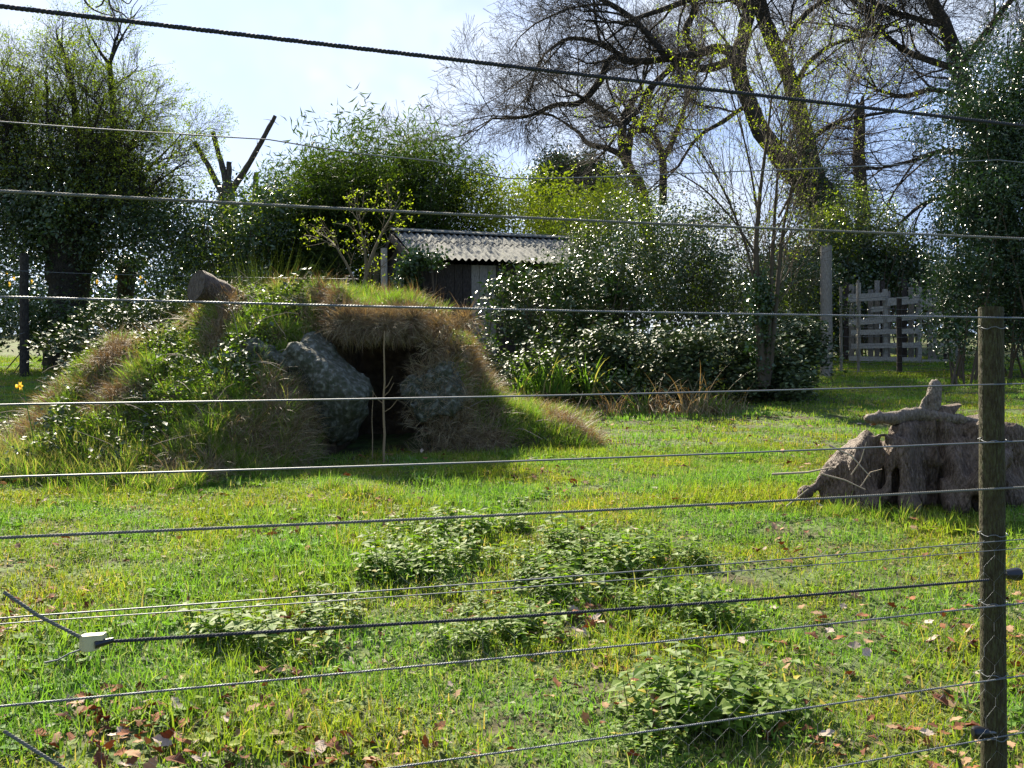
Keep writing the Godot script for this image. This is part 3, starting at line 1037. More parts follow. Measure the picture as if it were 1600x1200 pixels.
func background_trees() -> void:
	var dk := Color.WHITE
	# --- old ivy clad pollard
	var t := thing("pollard_tree", "broad ivy clad pollard with a thick dark trunk and fine leafing twigs", "tree")
	var d := 19.0
	var mb := MB.new()
	var l := limb([[106, 590, 74], [107, 540, 66], [106, 470, 60], [108, 420, 66], [108, 380, 80], [106, 345, 60]], d)
	mb.tube(l[0], l[1], 12, dk, true)
	obj("trunk", mb.mesh(M.dark_bark), t)
	mb = MB.new()
	var tips := PackedVector3Array()
	var spec := [
		{"n": 11, "len": 4.0, "ang": 0.5, "wig": 0.16, "up": 0.03, "segs": 7, "sides": 6, "from": 0.2},
		{"n": 9, "len": 1.15, "ang": 0.75, "wig": 0.2, "up": 0.05, "segs": 5, "sides": 4, "r": 0.02},
		{"n": 7, "len": 0.65, "ang": 0.75, "wig": 0.26, "up": 0.02, "segs": 3, "sides": 3, "r": 0.009, "rmin": 0.003},
		{"n": 0, "len": 0.42, "ang": 0.6, "wig": 0.2, "up": 0.03, "segs": 2, "sides": 3, "r": 0.005, "rmin": 0.002}]
	for k in 17:
		var a := deg_to_rad(-78.0 + 156.0 * (k + rng.randf() * 0.6) / 17.0)
		var dir := Vector3(sin(a), cos(a) * 0.95 + 0.1, rng.randf_range(-0.6, 0.6)).normalized()
		grow(mb, wander(P(108 + rng.randf_range(-20, 20), 385 - rng.randf() * 30, d), dir, rng.randf_range(2.3, 3.3) * (0.8 + 0.2 * cos(a)), 7, 0.13, 0.03), 0.06, 0.012, 0, spec, tips, dk)
	for q in [[[112, 390, 22], [128, 290, 16], [122, 210, 12], [112, 130, 9]], [[118, 390, 22], [170, 300, 14], [178, 200, 11], [171, 100, 8]], [[90, 390, 24], [40, 300, 18], [8, 250, 14], [-30, 180, 11]]]:
		grow_limb(mb, q, d, spec.slice(1), 4.0, 0.3, tips, dk, 8)
	obj("branches", mb.mesh(M.dark_bark), t)
	on_tips("crown", t, tips, 0.55, L.small, 0.5, 0.95, 0.12)
	var xs := []
	var cs := PackedColorArray()
	fill_blobs([[50, 300, d, 115, 110, 1.6], [150, 300, d, 95, 95, 1.5], [215, 345, d, 100, 80, 1.4], [100, 380, d, 130, 50, 1.4], [20, 370, d, 90, 70, 1.3], [108, 470, d, 34, 90, 0.45], [280, 370, d, 70, 50, 1.0]], 1250, 0.7, 1.2, 1.2, 0.2, xs, cs, 0.5)
	many("ivy", L.dark, xs, cs, t)
	xs = []
	cs = PackedColorArray()
	fill_blobs([[110, 250, d, 190, 140, 1.9], [210, 300, d, 110, 90, 1.5], [20, 220, d, 110, 120, 1.5]], 420, 0.6, 1.1, 2.0, 0.4, xs, cs, 0.4)
	many("foliage", L.smallbig, xs, cs, t)
	# --- a second ivy stump beyond it
	t = thing("ivy_stump", "short ivy topped dark tree stump behind the broad pollard", "stump")
	mb = MB.new()
	l = limb([[197, 560, 30], [196, 500, 27], [197, 440, 26], [196, 412, 30]], 21.0)
	mb.tube(l[0], l[1], 10, dk, true)
	obj("trunk", mb.mesh(M.dark_bark), t)
	xs = []
	cs = PackedColorArray()
	fill_blobs([[196, 412, 21.0, 24, 14, 0.35]], 70, 0.7, 1.0, 1.0, 0.2, xs, cs)
	many("foliage", L.ivy, xs, cs, t)
	# --- lopped dead tree
	t = thing("lopped_tree", "lopped dead tree whose bare poles spread in a V against the sky", "tree")
	d = 25.0
	mb = MB.new()
	l = limb([[352, 520, 40], [352, 400, 34], [354, 320, 28], [356, 296, 24]], d)
	mb.tube(l[0], l[1], 10, dk, true)
	obj("trunk", mb.mesh(M.bark), t)
	for q in [[[348, 306, 10], [330, 268, 9], [316, 243, 8], [304, 222, 7]], [[357, 300, 11], [348, 262, 9], [340, 235, 8], [333, 206, 7]], [[358, 300, 10], [358, 275, 8], [358, 253, 8]], [[360, 300, 11], [385, 262, 9], [408, 222, 8], [430, 181, 6]], [[398, 310, 8, 0.5], [400, 285, 8, 0.5], [400, 270, 7, 0.5]]]:
		mb = MB.new()
		l = limb(q, d)
		mb.tube(l[0], l[1], 8, dk, true)
		for k in 5:
			var pts: PackedVector3Array = l[0]
			var i := rng.randi_range(2, pts.size() - 2)
			mb.tube(wander(pts[i], rv(), 0.25, 2, 0.2, 0.1), PackedFloat32Array([0.012, 0.008, 0.003]), 4, dk)
		obj("limb", mb.mesh(M.bark), t)
	# --- big leaning oak with two stems
	t = thing("leaning_oak", "big bare oak leaning on two dark stems, one long limb reaching sideways", "tree")
	d = 24.0
	var oak := [
		{"n": 7, "len": 2.5, "ang": 0.75, "wig": 0.3, "up": 0.04, "segs": 6, "sides": 5, "r": 0.036, "from": 0.2},
		{"n": 6, "len": 1.25, "ang": 0.75, "wig": 0.3, "up": 0.03, "segs": 5, "sides": 4, "r": 0.015, "from": 0.15},
		{"n": 6, "len": 0.7, "ang": 0.7, "wig": 0.28, "up": 0.02, "segs": 3, "sides": 3, "r": 0.011, "rmin": 0.004, "from": 0.15},
		{"n": 0, "len": 0.5, "ang": 0.7, "wig": 0.25, "up": 0.02, "segs": 2, "sides": 3, "r": 0.007, "rmin": 0.0045}]
	tips = PackedVector3Array()
	mb = MB.new()
	l = limb([[1330, 560, 90], [1318, 470, 72], [1302, 380, 60], [1288, 320, 54], [1275, 295, 46]], d)
	mb.tube(l[0], l[1], 12, dk, true)
	obj("trunk", mb.mesh(M.dark_bark), t)
	mb = MB.new()
	var main := [
		[[[1285, 330, 36], [1230, 262, 30], [1190, 205, 28], [1166, 150, 26], [1152, 95, 26], [1162, 55, 22], [1174, 0, 20], [1180, -60, 18]], 0.9, 0.55],
		[[[1280, 310, 34], [1262, 230, 28], [1246, 165, 25], [1228, 110, 24], [1205, 60, 23], [1186, 5, 22], [1170, -70, 18]], 0.9, 0.4],
		[[[1155, 92, 19], [1128, 76, 16], [1085, 84, 14], [1040, 92, 12], [985, 96, 11], [955, 90, 10], [935, 130, 11], [905, 160, 9], [865, 165, 8], [820, 183, 5], [770, 185, 3]], 1.6, 0.1],
		[[[1150, 92, 16], [1100, 108, 13], [1062, 98, 11], [1035, 118, 9], [1010, 145, 10], [1000, 170, 7]], 1.5, 0.15],
		[[[1085, 84, 12], [1070, 50, 11], [1085, 10, 10], [1060, -40, 9]], 1.5, 0.1],
		[[[1040, 90, 10], [1000, 40, 9], [960, 10, 8], [900, -20, 6]], 1.6, 0.1],
		[[[985, 96, 9], [940, 70, 8], [890, 60, 6], [850, 85, 4]], 1.8, 0.1],
		[[[1180, 20, 14], [1120, -10, 12], [1050, 10, 9], [990, 30, 6]], 1.6, 0.1],
		[[[1246, 130, 9], [1262, 100, 8], [1300, 70, 6], [1360, 55, 4]], 1.6, 0.1],
		[[[1215, 80, 10], [1260, 20, 8], [1310, -10, 6]], 1.6, 0.1],
		[[[1262, 225, 9], [1290, 200, 8], [1330, 185, 6], [1390, 175, 4]], 1.5, 0.1],
		[[[1165, 165, 8], [1130, 190, 7], [1090, 215, 5], [1060, 260, 4]], 1.5, 0.1]]
	for q in main:
		grow_limb(mb, q[0], d, oak, q[1], q[2], tips, dk)
	obj("branches", mb.mesh(M.dark_bark), t)
	xs = []
	cs = PackedColorArray()
	fill_blobs([[1170, 165, d, 24, 60, 0.5], [1205, 230, d, 34, 60, 0.6], [1245, 170, d, 24, 80, 0.5], [1270, 260, d, 44, 50, 0.7]], 260, 0.6, 1.1, 2.0, 0.4, xs, cs)
	many("foliage", L.bud, xs, cs, t)
	xs = []
	cs = PackedColorArray()
	fill_blobs([[1285, 320, d, 50, 40, 0.8], [1262, 270, d, 34, 50, 0.6], [1240, 250, d, 30, 40, 0.5]], 260, 0.6, 1.0, 2.0, 0.3, xs, cs)
	many("ivy", L.dark, xs, cs, t)
	# --- smaller oak farther off
	t = thing("distant_oak", "smaller crooked bare oak standing beyond the hedge", "tree")
	d = 33.0
	tips = PackedVector3Array()
	mb = MB.new()
	l = limb([[1022, 470, 26], [1012, 380, 22], [1002, 300, 18], [985, 268, 16], [974, 240, 16]], d)
	mb.tube(l[0], l[1], 9, dk, true)
	obj("trunk", mb.mesh(M.dark_bark), t)
	mb = MB.new()
	for q in [
		[[[976, 248, 16], [972, 215, 14], [976, 180, 12], [988, 160, 9], [1005, 130, 6]], 1.2, 0.2],
		[[[980, 250, 14], [984, 215, 12], [992, 195, 10], [1010, 182, 8], [1014, 160, 6]], 1.2, 0.2],
		[[[975, 244, 11], [950, 232, 9], [920, 225, 8], [905, 208, 6], [880, 190, 4]], 1.3, 0.15],
		[[[973, 205, 9], [960, 185, 8], [935, 168, 7], [905, 150, 5], [880, 140, 3]], 1.3, 0.15],
		[[[985, 205, 9], [1010, 200, 7], [1026, 195, 6], [1040, 160, 4]], 1.3, 0.15],
		[[[1036, 320, 14], [1036, 260, 12], [1030, 225, 10], [1012, 205, 7]], 1.0, 0.2],
		[[[1036, 250, 10], [1060, 200, 8], [1075, 150, 6], [1090, 110, 4]], 1.3, 0.2]]:
		grow_limb(mb, q[0], d, oak, q[1] * 0.9, q[2], tips, dk, 7)
	obj("branches", mb.mesh(M.dark_bark), t)
	# --- snapped trunk with flat twigs
	t = thing("snapped_trunk", "snapped upright trunk with a jagged top and thin level twigs", "tree")
	d = 25.0
	mb = MB.new()
	l = limb([[1352, 560, 30], [1350, 420, 24], [1347, 330, 22], [1342, 260, 19], [1342, 200, 17], [1343, 165, 16]], d)
	mb.tube(l[0], l[1], 9, dk, true)
	mb.tube(PackedVector3Array([P(1346, 168, d), P(1348, 150, d)]), PackedFloat32Array([0.09, 0.03]), 6, dk, true)
	mb.tube(PackedVector3Array([P(1340, 168, d), P(1339, 156, d)]), PackedFloat32Array([0.07, 0.03]), 6, dk, true)
	obj("trunk", mb.mesh(M.bark), t)
	mb = MB.new()
	tips = PackedVector3Array()
	var flat := [
		{"n": 8, "len": 1.7, "ang": 1.3, "wig": 0.14, "up": 0.02, "segs": 5, "sides": 4, "r": 0.022, "flat": 0.3, "from": 0.1},
		{"n": 5, "len": 0.8, "ang": 0.8, "wig": 0.18, "up": 0.0, "segs": 3, "sides": 3, "r": 0.009, "flat": 0.4},
		{"n": 0, "len": 0.45, "ang": 0.7, "wig": 0.2, "up": 0.0, "segs": 2, "sides": 3, "r": 0.005, "rmin": 0.003}]
	for k in 34:
		var y := lerpf(330, 185, k / 34.0)
		var a := rng.randf() * TAU
		grow(mb, wander(P(1344, y, d), Vector3(cos(a), 0.05, sin(a) * 0.6).normalized(), rng.randf_range(1.0, 2.3), 5, 0.16, 0.01), 0.022, 0.006, 0, flat, tips, dk)
	obj("branches", mb.mesh(M.bark), t)
	# --- bare tree behind the holly
	t = thing("bare_tree", "tall bare tree with a slanting ivy clad trunk above the holly", "tree")
	d = 26.0
	mb = MB.new()
	tips = PackedVector3Array()
	l = limb([[1590, 560, 50], [1575, 420, 44], [1550, 280, 36], [1528, 200, 30]], d)
	mb.tube(l[0], l[1], 10, dk, true)
	obj("trunk", mb.mesh(M.dark_bark), t)
	mb = MB.new()
	for q in [
		[[[1530, 205, 28], [1505, 130, 24], [1485, 60, 21], [1460, 10, 18], [1430, -40, 15]], 1.8, 0.1],
		[[[1500, 110, 12], [1440, 90, 10], [1400, 70, 8], [1360, 30, 5]], 1.8, 0.1],
		[[[1515, 160, 10], [1460, 140, 8], [1410, 150, 6], [1370, 140, 4]], 1.8, 0.1],
		[[[1545, 250, 10], [1480, 235, 8], [1430, 250, 6], [1380, 262, 4]], 1.8, 0.1],
		[[[1540, 240, 9], [1490, 300, 8], [1440, 320, 6], [1400, 355, 4]], 1.4, 0.1],
		[[[1500, 100, 12], [1540, 50, 10], [1580, 0, 8]], 1.8, 0.1],
		[[[1475, 40, 10], [1400, 20, 8], [1340, -10, 5]], 1.8, 0.1],
		[[[1550, 260, 14], [1580, 160, 11], [1600, 60, 9], [1610, -20, 7]], 1.6, 0.1]]:
		grow_limb(mb, q[0], d, oak, q[1], q[2], tips, dk)
	obj("branches", mb.mesh(M.dark_bark), t)
	xs = []
	cs = PackedColorArray()
	fill_blobs([[1510, 150, d, 24, 80, 0.5], [1540, 240, d, 36, 70, 0.7], [1500, 90, d, 20, 30, 0.4]], 330, 0.7, 1.2, 2.0, 0.3, xs, cs, 0.4)
	many("ivy", L.holly, xs, cs, t)
	# --- low conifers far off
	for q in [[868, 262, 34, "dark bushy conifer beyond the lemon leaved hedge, the narrower one"], [915, 268, 44, "dark spreading conifer beyond the lemon leaved hedge, the wider one"]]:
		t = thing("conifer", q[3], "tree")
		mb = MB.new()
		l = limb([[q[0], 480, 16], [q[0], 350, 12], [q[0], 260, 6]], 36.0)
		mb.tube(l[0], l[1], 7, dk)
		obj("trunk", mb.mesh(M.dark_bark), t)
		xs = []
		cs = PackedColorArray()
		fill_blobs([[q[0], q[1] + 10, 36.0, q[2] * 0.7, 30, 0.9], [q[0] + 14, q[1] + 22, 36.0, q[2], 22, 1.2], [q[0] - 6, q[1] + 60, 36.0, q[2] * 1.1, 60, 1.4]], 700, 1.0, 1.8, 2.0, 0.3, xs, cs, 0.5)
		many("crown", L.dark, xs, cs, t)
	# --- young many stemmed tree coming into leaf
	t = thing("young_tree", "slender many stemmed young tree opening yellow green leaves", "tree")
	d = 12.75
	mb = MB.new()
	tips = PackedVector3Array()
	var yt := [
		{"n": 7, "len": 1.2, "ang": 0.55, "wig": 0.09, "up": 0.07, "segs": 6, "sides": 4, "r": 0.009, "from": 0.15},
		{"n": 6, "len": 0.7, "ang": 0.6, "wig": 0.16, "up": 0.04, "segs": 4, "sides": 3, "r": 0.007, "from": 0.15},
		{"n": 0, "len": 0.4, "ang": 0.6, "wig": 0.16, "up": 0.02, "segs": 3, "sides": 3, "r": 0.004, "rmin": 0.0018}]
	for q in [
		[[1192, 606, 17], [1189, 540, 14], [1184, 460, 11], [1182, 380, 8], [1188, 300, 6], [1198, 220, 4], [1206, 150, 3]],
		[[1196, 604, 11], [1200, 540, 9], [1204, 460, 7], [1208, 380, 6], [1214, 290, 4], [1222, 200, 3]],
		[[1200, 602, 9], [1207, 540, 8], [1214, 460, 7], [1222, 370, 5], [1238, 290, 4], [1256, 220, 3]],
		[[1184, 460, 5], [1164, 380, 4], [1132, 300, 3], [1090, 230, 2]],
		[[1182, 400, 4], [1150, 350, 3], [1105, 300, 2.6], [1060, 270, 2]],
		[[1184, 330, 4], [1168, 240, 3], [1152, 180, 2.5], [1134, 120, 2]],
		[[1216, 340, 4], [1250, 280, 3], [1286, 230, 2.5], [1316, 180, 2]]]:
		grow_limb(mb, q, d, yt, 3.2, 0.3, tips, Color(0.075, 0.062, 0.042), 7)
	obj("trunk", mb.mesh(M.twig), t)
	on_tips("crown", t, tips, 0.5, L.bud, 0.35, 0.75, 0.06)
	xs = []
	cs = PackedColorArray()
	fill_blobs([[1187, 500, d, 13, 90, 0.14]], 130, 0.5, 0.8, 1.5, 0.5, xs, cs)
	many("ivy", L.ivy, xs, cs, t)
	# --- sapling by the shed
	t = thing("sapling", "thin sapling with fresh yellow green leaves beside the shed", "sapling")
	d = 13.0
	mb = MB.new()
	tips = PackedVector3Array()
	for q in [[[560, 600, 9], [562, 520, 8], [568, 450, 7], [585, 390, 5], [612, 338, 3]], [[566, 470, 6], [545, 420, 4], [525, 385, 3]], [[572, 440, 5], [570, 390, 4], [560, 345, 2]]]:
		grow_limb(mb, q, d, [{"n": 5, "len": 0.45, "ang": 0.7, "wig": 0.2, "up": 0.05, "segs": 4, "sides": 3, "r": 0.005, "from": 0.2}, {"n": 0, "len": 0.25, "ang": 0.7, "wig": 0.2, "up": 0.03, "segs": 2, "sides": 3, "r": 0.003, "rmin": 0.0015}], 5.0, 0.4, tips, Color(0.12, 0.1, 0.06), 6)
	obj("trunk", mb.mesh(M.twig), t)
	on_tips("crown", t, tips, 0.9, L.bud, 0.5, 0.9, 0.05)
	# --- twigs hanging in from a tree overhead
	t = thing("hanging_branch", "thin budding twigs hanging in over the topmost fence rope", "branch")
	d = 6.0
	for q in [[[95, -160, 9], [110, -60, 6], [130, -5, 4], [146, 15, 3], [175, 24, 1.5], [198, 21, 1]], [[150, -130, 5], [160, -50, 4], [162, 0, 3], [150, 12, 2]], [[150, -130, 5], [168, -60, 4], [171, 6, 3.4], [190, 20, 2.6], [204, 29, 2], [222, 8, 1]], [[171, 6, 3], [180, 26, 2], [188, 50, 2.6], [196, 71, 1]], [[168, -60, 4], [185, -10, 2.5], [200, 6, 2], [208, -6, 1.5]], [[204, 28, 1.5], [207, 12, 1.2], [218, -3, 1]]]:
		mb = MB.new()
		l = limb(q, d)
		mb.tube(l[0], l[1], 5, Color(0.07, 0.055, 0.04))
		obj("twig", mb.mesh(M.twig), t)
	mb = MB.new()
	mb.tube(PackedVector3Array([P(60, -330, d), P(80, -230, d), P(95, -160, d), P(150, -128, d)]), PackedFloat32Array([0.05, 0.04, 0.03, 0.012]), 7, Color(0.07, 0.055, 0.04))
	mb.tube(PackedVector3Array([P(-700, -500, d), P(-400, -380, d), P(-100, -350, d), P(60, -330, d)]), PackedFloat32Array([0.12, 0.09, 0.07, 0.05]), 8, Color(0.07, 0.055, 0.04))
	var foot := G(-760, d)
	mb.tube(PackedVector3Array([foot - Vector3(0, 0.2, 0), foot.lerp(P(-740, -500, d), 0.5), P(-700, -500, d)]), PackedFloat32Array([0.22, 0.17, 0.13]), 9, Color(0.07, 0.055, 0.04))
	obj("bough", mb.mesh(M.twig), t)
	xs = []
	cs = PackedColorArray()
	fill_blobs([[143, 8, d, 12, 9, 0.05]], 9, 0.22, 0.4, 3.0, 0.3, xs, cs)
	many("foliage", L.bud, xs, cs, t)


# ---------------------------------------------------------------- shrubs

func shrubs() -> void:
	shrub("bamboo_thicket", "big domed leafy thicket rising behind the shed", "thicket", [[590, 300, 21.0, 150, 92, 2.0], [500, 330, 20.8, 110, 80, 1.6], [680, 320, 21.0, 85, 85, 1.5], [450, 380, 20.4, 90, 80, 1.2], [590, 420, 20.6, 170, 110, 1.6], [440, 430, 19.6, 100, 80, 0.9]], [L.bamboo], 5600, 0.7, 1.3, 2.5, 0.35, 40, 0.02, 0.35)
	shrub("lemon_hedge", "lemon green leafy hedge behind the shed roof", "hedge", [[800, 335, 20.0, 70, 55, 1.0], [880, 330, 20.0, 90, 52, 1.0], [960, 335, 20.0, 80, 52, 1.0], [760, 330, 20.4, 50, 60, 0.8]], [L.lemon], 1500, 0.6, 1.1, 2.0, 0.45, 20, 0.015, 0.4)
	shrub("evergreen_shrub", "dark glossy evergreen between the pollard and the domed thicket", "shrub", [[370, 370, 18.5, 70, 65, 1.1], [300, 400, 18.5, 75, 70, 1.0], [420, 330, 19.2, 45, 45, 0.8], [330, 460, 18.0, 110, 70, 0.8]], [L.dark, L.smallbig], 2000, 0.7, 1.2, 1.5, 0.3, 18, 0.018, 0.35)
	shrub("broom_leaf", "low dark shrub at the foot of the broom", "shrub", [[400, 480, 11.6, 90, 40, 0.4]], [L.olive], 240, 0.5, 0.9, 1.0, 0.3, 6, 0.01)
	# broom: sheaf of upright green stems
	var t := thing("broom_bush", "upright sheaf of thin green broom stems behind the den bank", "bush")
	var cl := clump(M.grass, 70, 1.0, 0.1, 0.004, 0.6, Color(0.06, 0.09, 0.03), Color(0.11, 0.14, 0.05), 0.2, Color(0.17, 0.15, 0.09), 5)
	var xs := []
	var cs := PackedColorArray()
	for i in 70:
		var px := rng.randf_range(325, 505)
		var p := G(px, rng.randf_range(11.2, 12.0), 0.25)
		xs.append(spot(p, rng.randf_range(1.35, 1.85) * (1.0 - 0.3 * absf(px - 410) / 80.0), 0.25))
		cs.append(Color(1, 1, 1) * rng.randf_range(0.7, 1.2))
	many("stem", cl, xs, cs, t)
	shrub("laurel", "glossy laurel growing up the front of the shed", "shrub", [[850, 475, 14.8, 90, 60, 0.8], [800, 490, 14.6, 55, 50, 0.6], [930, 470, 15.0, 90, 80, 0.8]], [L.laurel, L.olive], 1500, 0.6, 1.0, 0.5, 0.35, 20, 0.02, 0.35)
	shrub("mixed_hedge", "tangled olive leaved hedge at the end of the shed roof", "hedge", [[930, 385, 16.2, 75, 60, 0.8], [1010, 370, 16.5, 95, 75, 1.0], [1090, 380, 16.2, 80, 75, 1.0], [1040, 440, 15.6, 130, 80, 0.9], [1130, 440, 15.8, 90, 90, 0.9], [1225, 450, 17.4, 90, 105, 0.9]], [L.olive, L.smallbig, L.olive, L.holly], 4400, 0.55, 1.0, 1.2, 0.3, 60, 0.012, 0.4)
	shrub("yellow_ivy", "yellow green ivy bush round the foot of the leaning oak", "ivy", [[1330, 350, 20.5, 70, 45, 0.9], [1385, 370, 20.5, 50, 40, 0.8], [1290, 370, 20.5, 50, 45, 0.8], [1340, 310, 21.0, 40, 30, 0.6]], [L.olive, L.smallbig], 1000, 0.7, 1.2, 1.5, 0.35, 14, 0.02, 0.4)
	shrub("yew", "black green evergreen behind the board fence and pole", "shrub", [[1340, 420, 21.0, 110, 70, 1.0], [1270, 470, 20.5, 80, 100, 1.0], [1420, 430, 21.5, 60, 40, 0.9]], [L.dark], 1800, 0.9, 1.5, 2.0, 0.15, 14, 0.02)
	shrub("holly", "tall dark holly with glinting leaves beside the board fence", "holly", [[1560, 300, 15.5, 95, 190, 1.1], [1530, 200, 15.8, 75, 110, 0.9], [1600, 180, 15.8, 90, 150, 1.0], [1510, 330, 15.2, 60, 80, 0.8], [1500, 440, 15.0, 42, 70, 0.6], [1590, 440, 15.8, 80, 110, 1.0], [1490, 510, 15.0, 34, 50, 0.4], [1660, 330, 15.5, 110, 240, 1.2], [1560, 460, 16.6, 80, 100, 0.8]], [L.holly], 6000, 0.7, 1.15, 0.8, 0.15, 30, 0.025, 0.4)
	shrub("laurel_hedge", "low glossy laurel hedge at the foot of the pollard", "hedge", [[20, 500, 17.6, 70, 40, 0.7], [90, 510, 17.8, 60, 40, 0.6], [160, 505, 17.6, 60, 40, 0.6], [225, 510, 17.4, 50, 38, 0.5], [-60, 490, 17.8, 80, 50, 0.7]], [L.laurel], 900, 0.6, 1.0, 0.5, 0.35, 20, 0.012, 0.3)
	# brambles along the edge of the lawn
	var bl := [[[800, 560, 12.9, 70, 34, 0.5], [870, 555, 13.2, 80, 50, 0.6]], [[960, 560, 13.3, 90, 55, 0.6], [1040, 560, 13.0, 80, 50, 0.6], [980, 600, 12.6, 80, 30, 0.4]], [[1110, 560, 13.5, 80, 58, 0.5], [1165, 580, 13.5, 60, 40, 0.45]], [[1240, 570, 13.4, 60, 45, 0.5], [1265, 540, 13.8, 35, 45, 0.4], [1210, 615, 12.8, 70, 26, 0.4]]]
	var bn := ["grey green bramble mass between the den bank and the iris leaves", "wide grey green bramble mass behind the dry grass tussock", "grey green bramble mass at the foot of the young tree", "grey green bramble mass against the pole of the far fence"]
	for k in 4:
		var small := []
		for b in bl[k]:
			for j in 7:
				small.append([b[0] + rng.randf_range(-0.8, 0.8) * b[3], b[1] + rng.randf_range(-0.75, 0.8) * b[4], b[2] + rng.randf_range(-0.8, 0.6) * b[5], b[3] * rng.randf_range(0.25, 0.55), b[4] * rng.randf_range(0.25, 0.6), b[5] * 0.6])
		bl[k] = small
		shrub("bramble_bush", bn[k], "bramble", bl[k], [L.bramble, L.bramble_new if k == 0 else L.bramble], 900 if k != 1 else 1300, 0.6, 1.0, 0.4, 0.3, 30, 0.006, 0.35)
	shrub("bramble_bush", "straggling bramble behind the daffodil end of the den bank", "bramble", [[180, 500, 11.5, 60, 26, 0.4], [130, 540, 11.0, 50, 26, 0.4], [250, 490, 11.8, 60, 22, 0.4]], [L.bramble], 300, 0.5, 0.9, 0.4, 0.4, 16, 0.005, 0.35)
	# strap leaved plants
	for q in [[846, 12.5], [908, 12.7], [930, 12.45], [992, 12.7], [822, 12.3], [880, 12.3]]:
		var o := thing("iris_clump", "clump of bright strap leaves in front of the brambles", "plant", G(q[0], q[1], 0.22), "strap leaved clumps by the brambles")
		xs = []
		cs = PackedColorArray()
		for k in 4:
			xs.append(spot(rv() * Vector3(0.16, 0.0, 0.12), rng.randf_range(0.9, 1.35), 0.25))
			cs.append(Color(1, 1, 1) * rng.randf_range(0.8, 1.15))
		for k in xs.size():
			var b := obj("leaf_tuft", L.strap, o)
			b.set_meta("kind", "stuff")
			b.transform = xs[k]
	# dry tussocks at the lawn edge
	for q in [[1045, 12.0, 2.0, "tall tan tussock of dead grass before the brambles"], [975, 12.0, 1.3, "low tan tussock of dead grass beside the tall one"], [1120, 12.05, 1.3, "low tan tussock of dead grass under the young tree"]]:
		t = thing("grass_tussock", q[3], "grass tussock", G(q[0], q[1]))
		for k in 9:
			var b := obj("dead_tuft" if k < 7 else "green_tuft", L.dry if k < 7 else L.tuft, t)
			b.set_meta("kind", "stuff")
			b.transform = spot(rv() * Vector3(0.3, 0.0, 0.14) * q[2] * 0.7, rng.randf_range(0.9, 1.5) * q[2], 0.35)
	# hedges that close the view, far behind
	var hn := ["far dark hedge beyond the pollard and its daffodils", "far dark hedge beyond the domed thicket", "far dark hedge beyond the distant oak", "far dark hedge beyond the snapped trunk", "far dark hedge beyond the tall holly"]
	var hx := [-50, 420, 900, 1330, 1800]
	for k in 5:
		shrub("far_hedge", hn[k], "hedge", [[hx[k] - 110, 470, 31.0, 150, 70, 1.6], [hx[k] + 110, 475, 31.0, 150, 70, 1.6]], [L.dark], 900, 1.5, 2.6, 2.0, 0.3, 12, 0.05, 0.4, "far hedges")


# ---------------------------------------------------------------- far fence

func bar(mb: MB, a: Vector3, b: Vector3, r: float, sides := 5) -> void:
	mb.tube(PackedVector3Array([a, b]), PackedFloat32Array([r, r]), sides, Color.WHITE)

func post_at(called: String, px: float, py: float, d: float, r: float, mat: Material, label: String, group := "", extra := 0.25) -> MeshInstance3D:
	var base := G(px, d)
	var h := P(px, py, d).y - base.y
	var mb := MB.new()
	mb.tube(PackedVector3Array([Vector3(0, -extra, 0), Vector3(0.004, h * 0.3, 0.004), Vector3(-0.004, h * 0.7, 0), Vector3(0, h - 0.01, 0), Vector3(0, h, 0)]), PackedFloat32Array([r * 1.04, r * 1.02, r, r * 0.97, r * 0.86]), 10, Color.WHITE, true)
	var o := obj(called, mb.mesh(mat))
	o.position = base
	tag(o, label, "post", group)
	return o

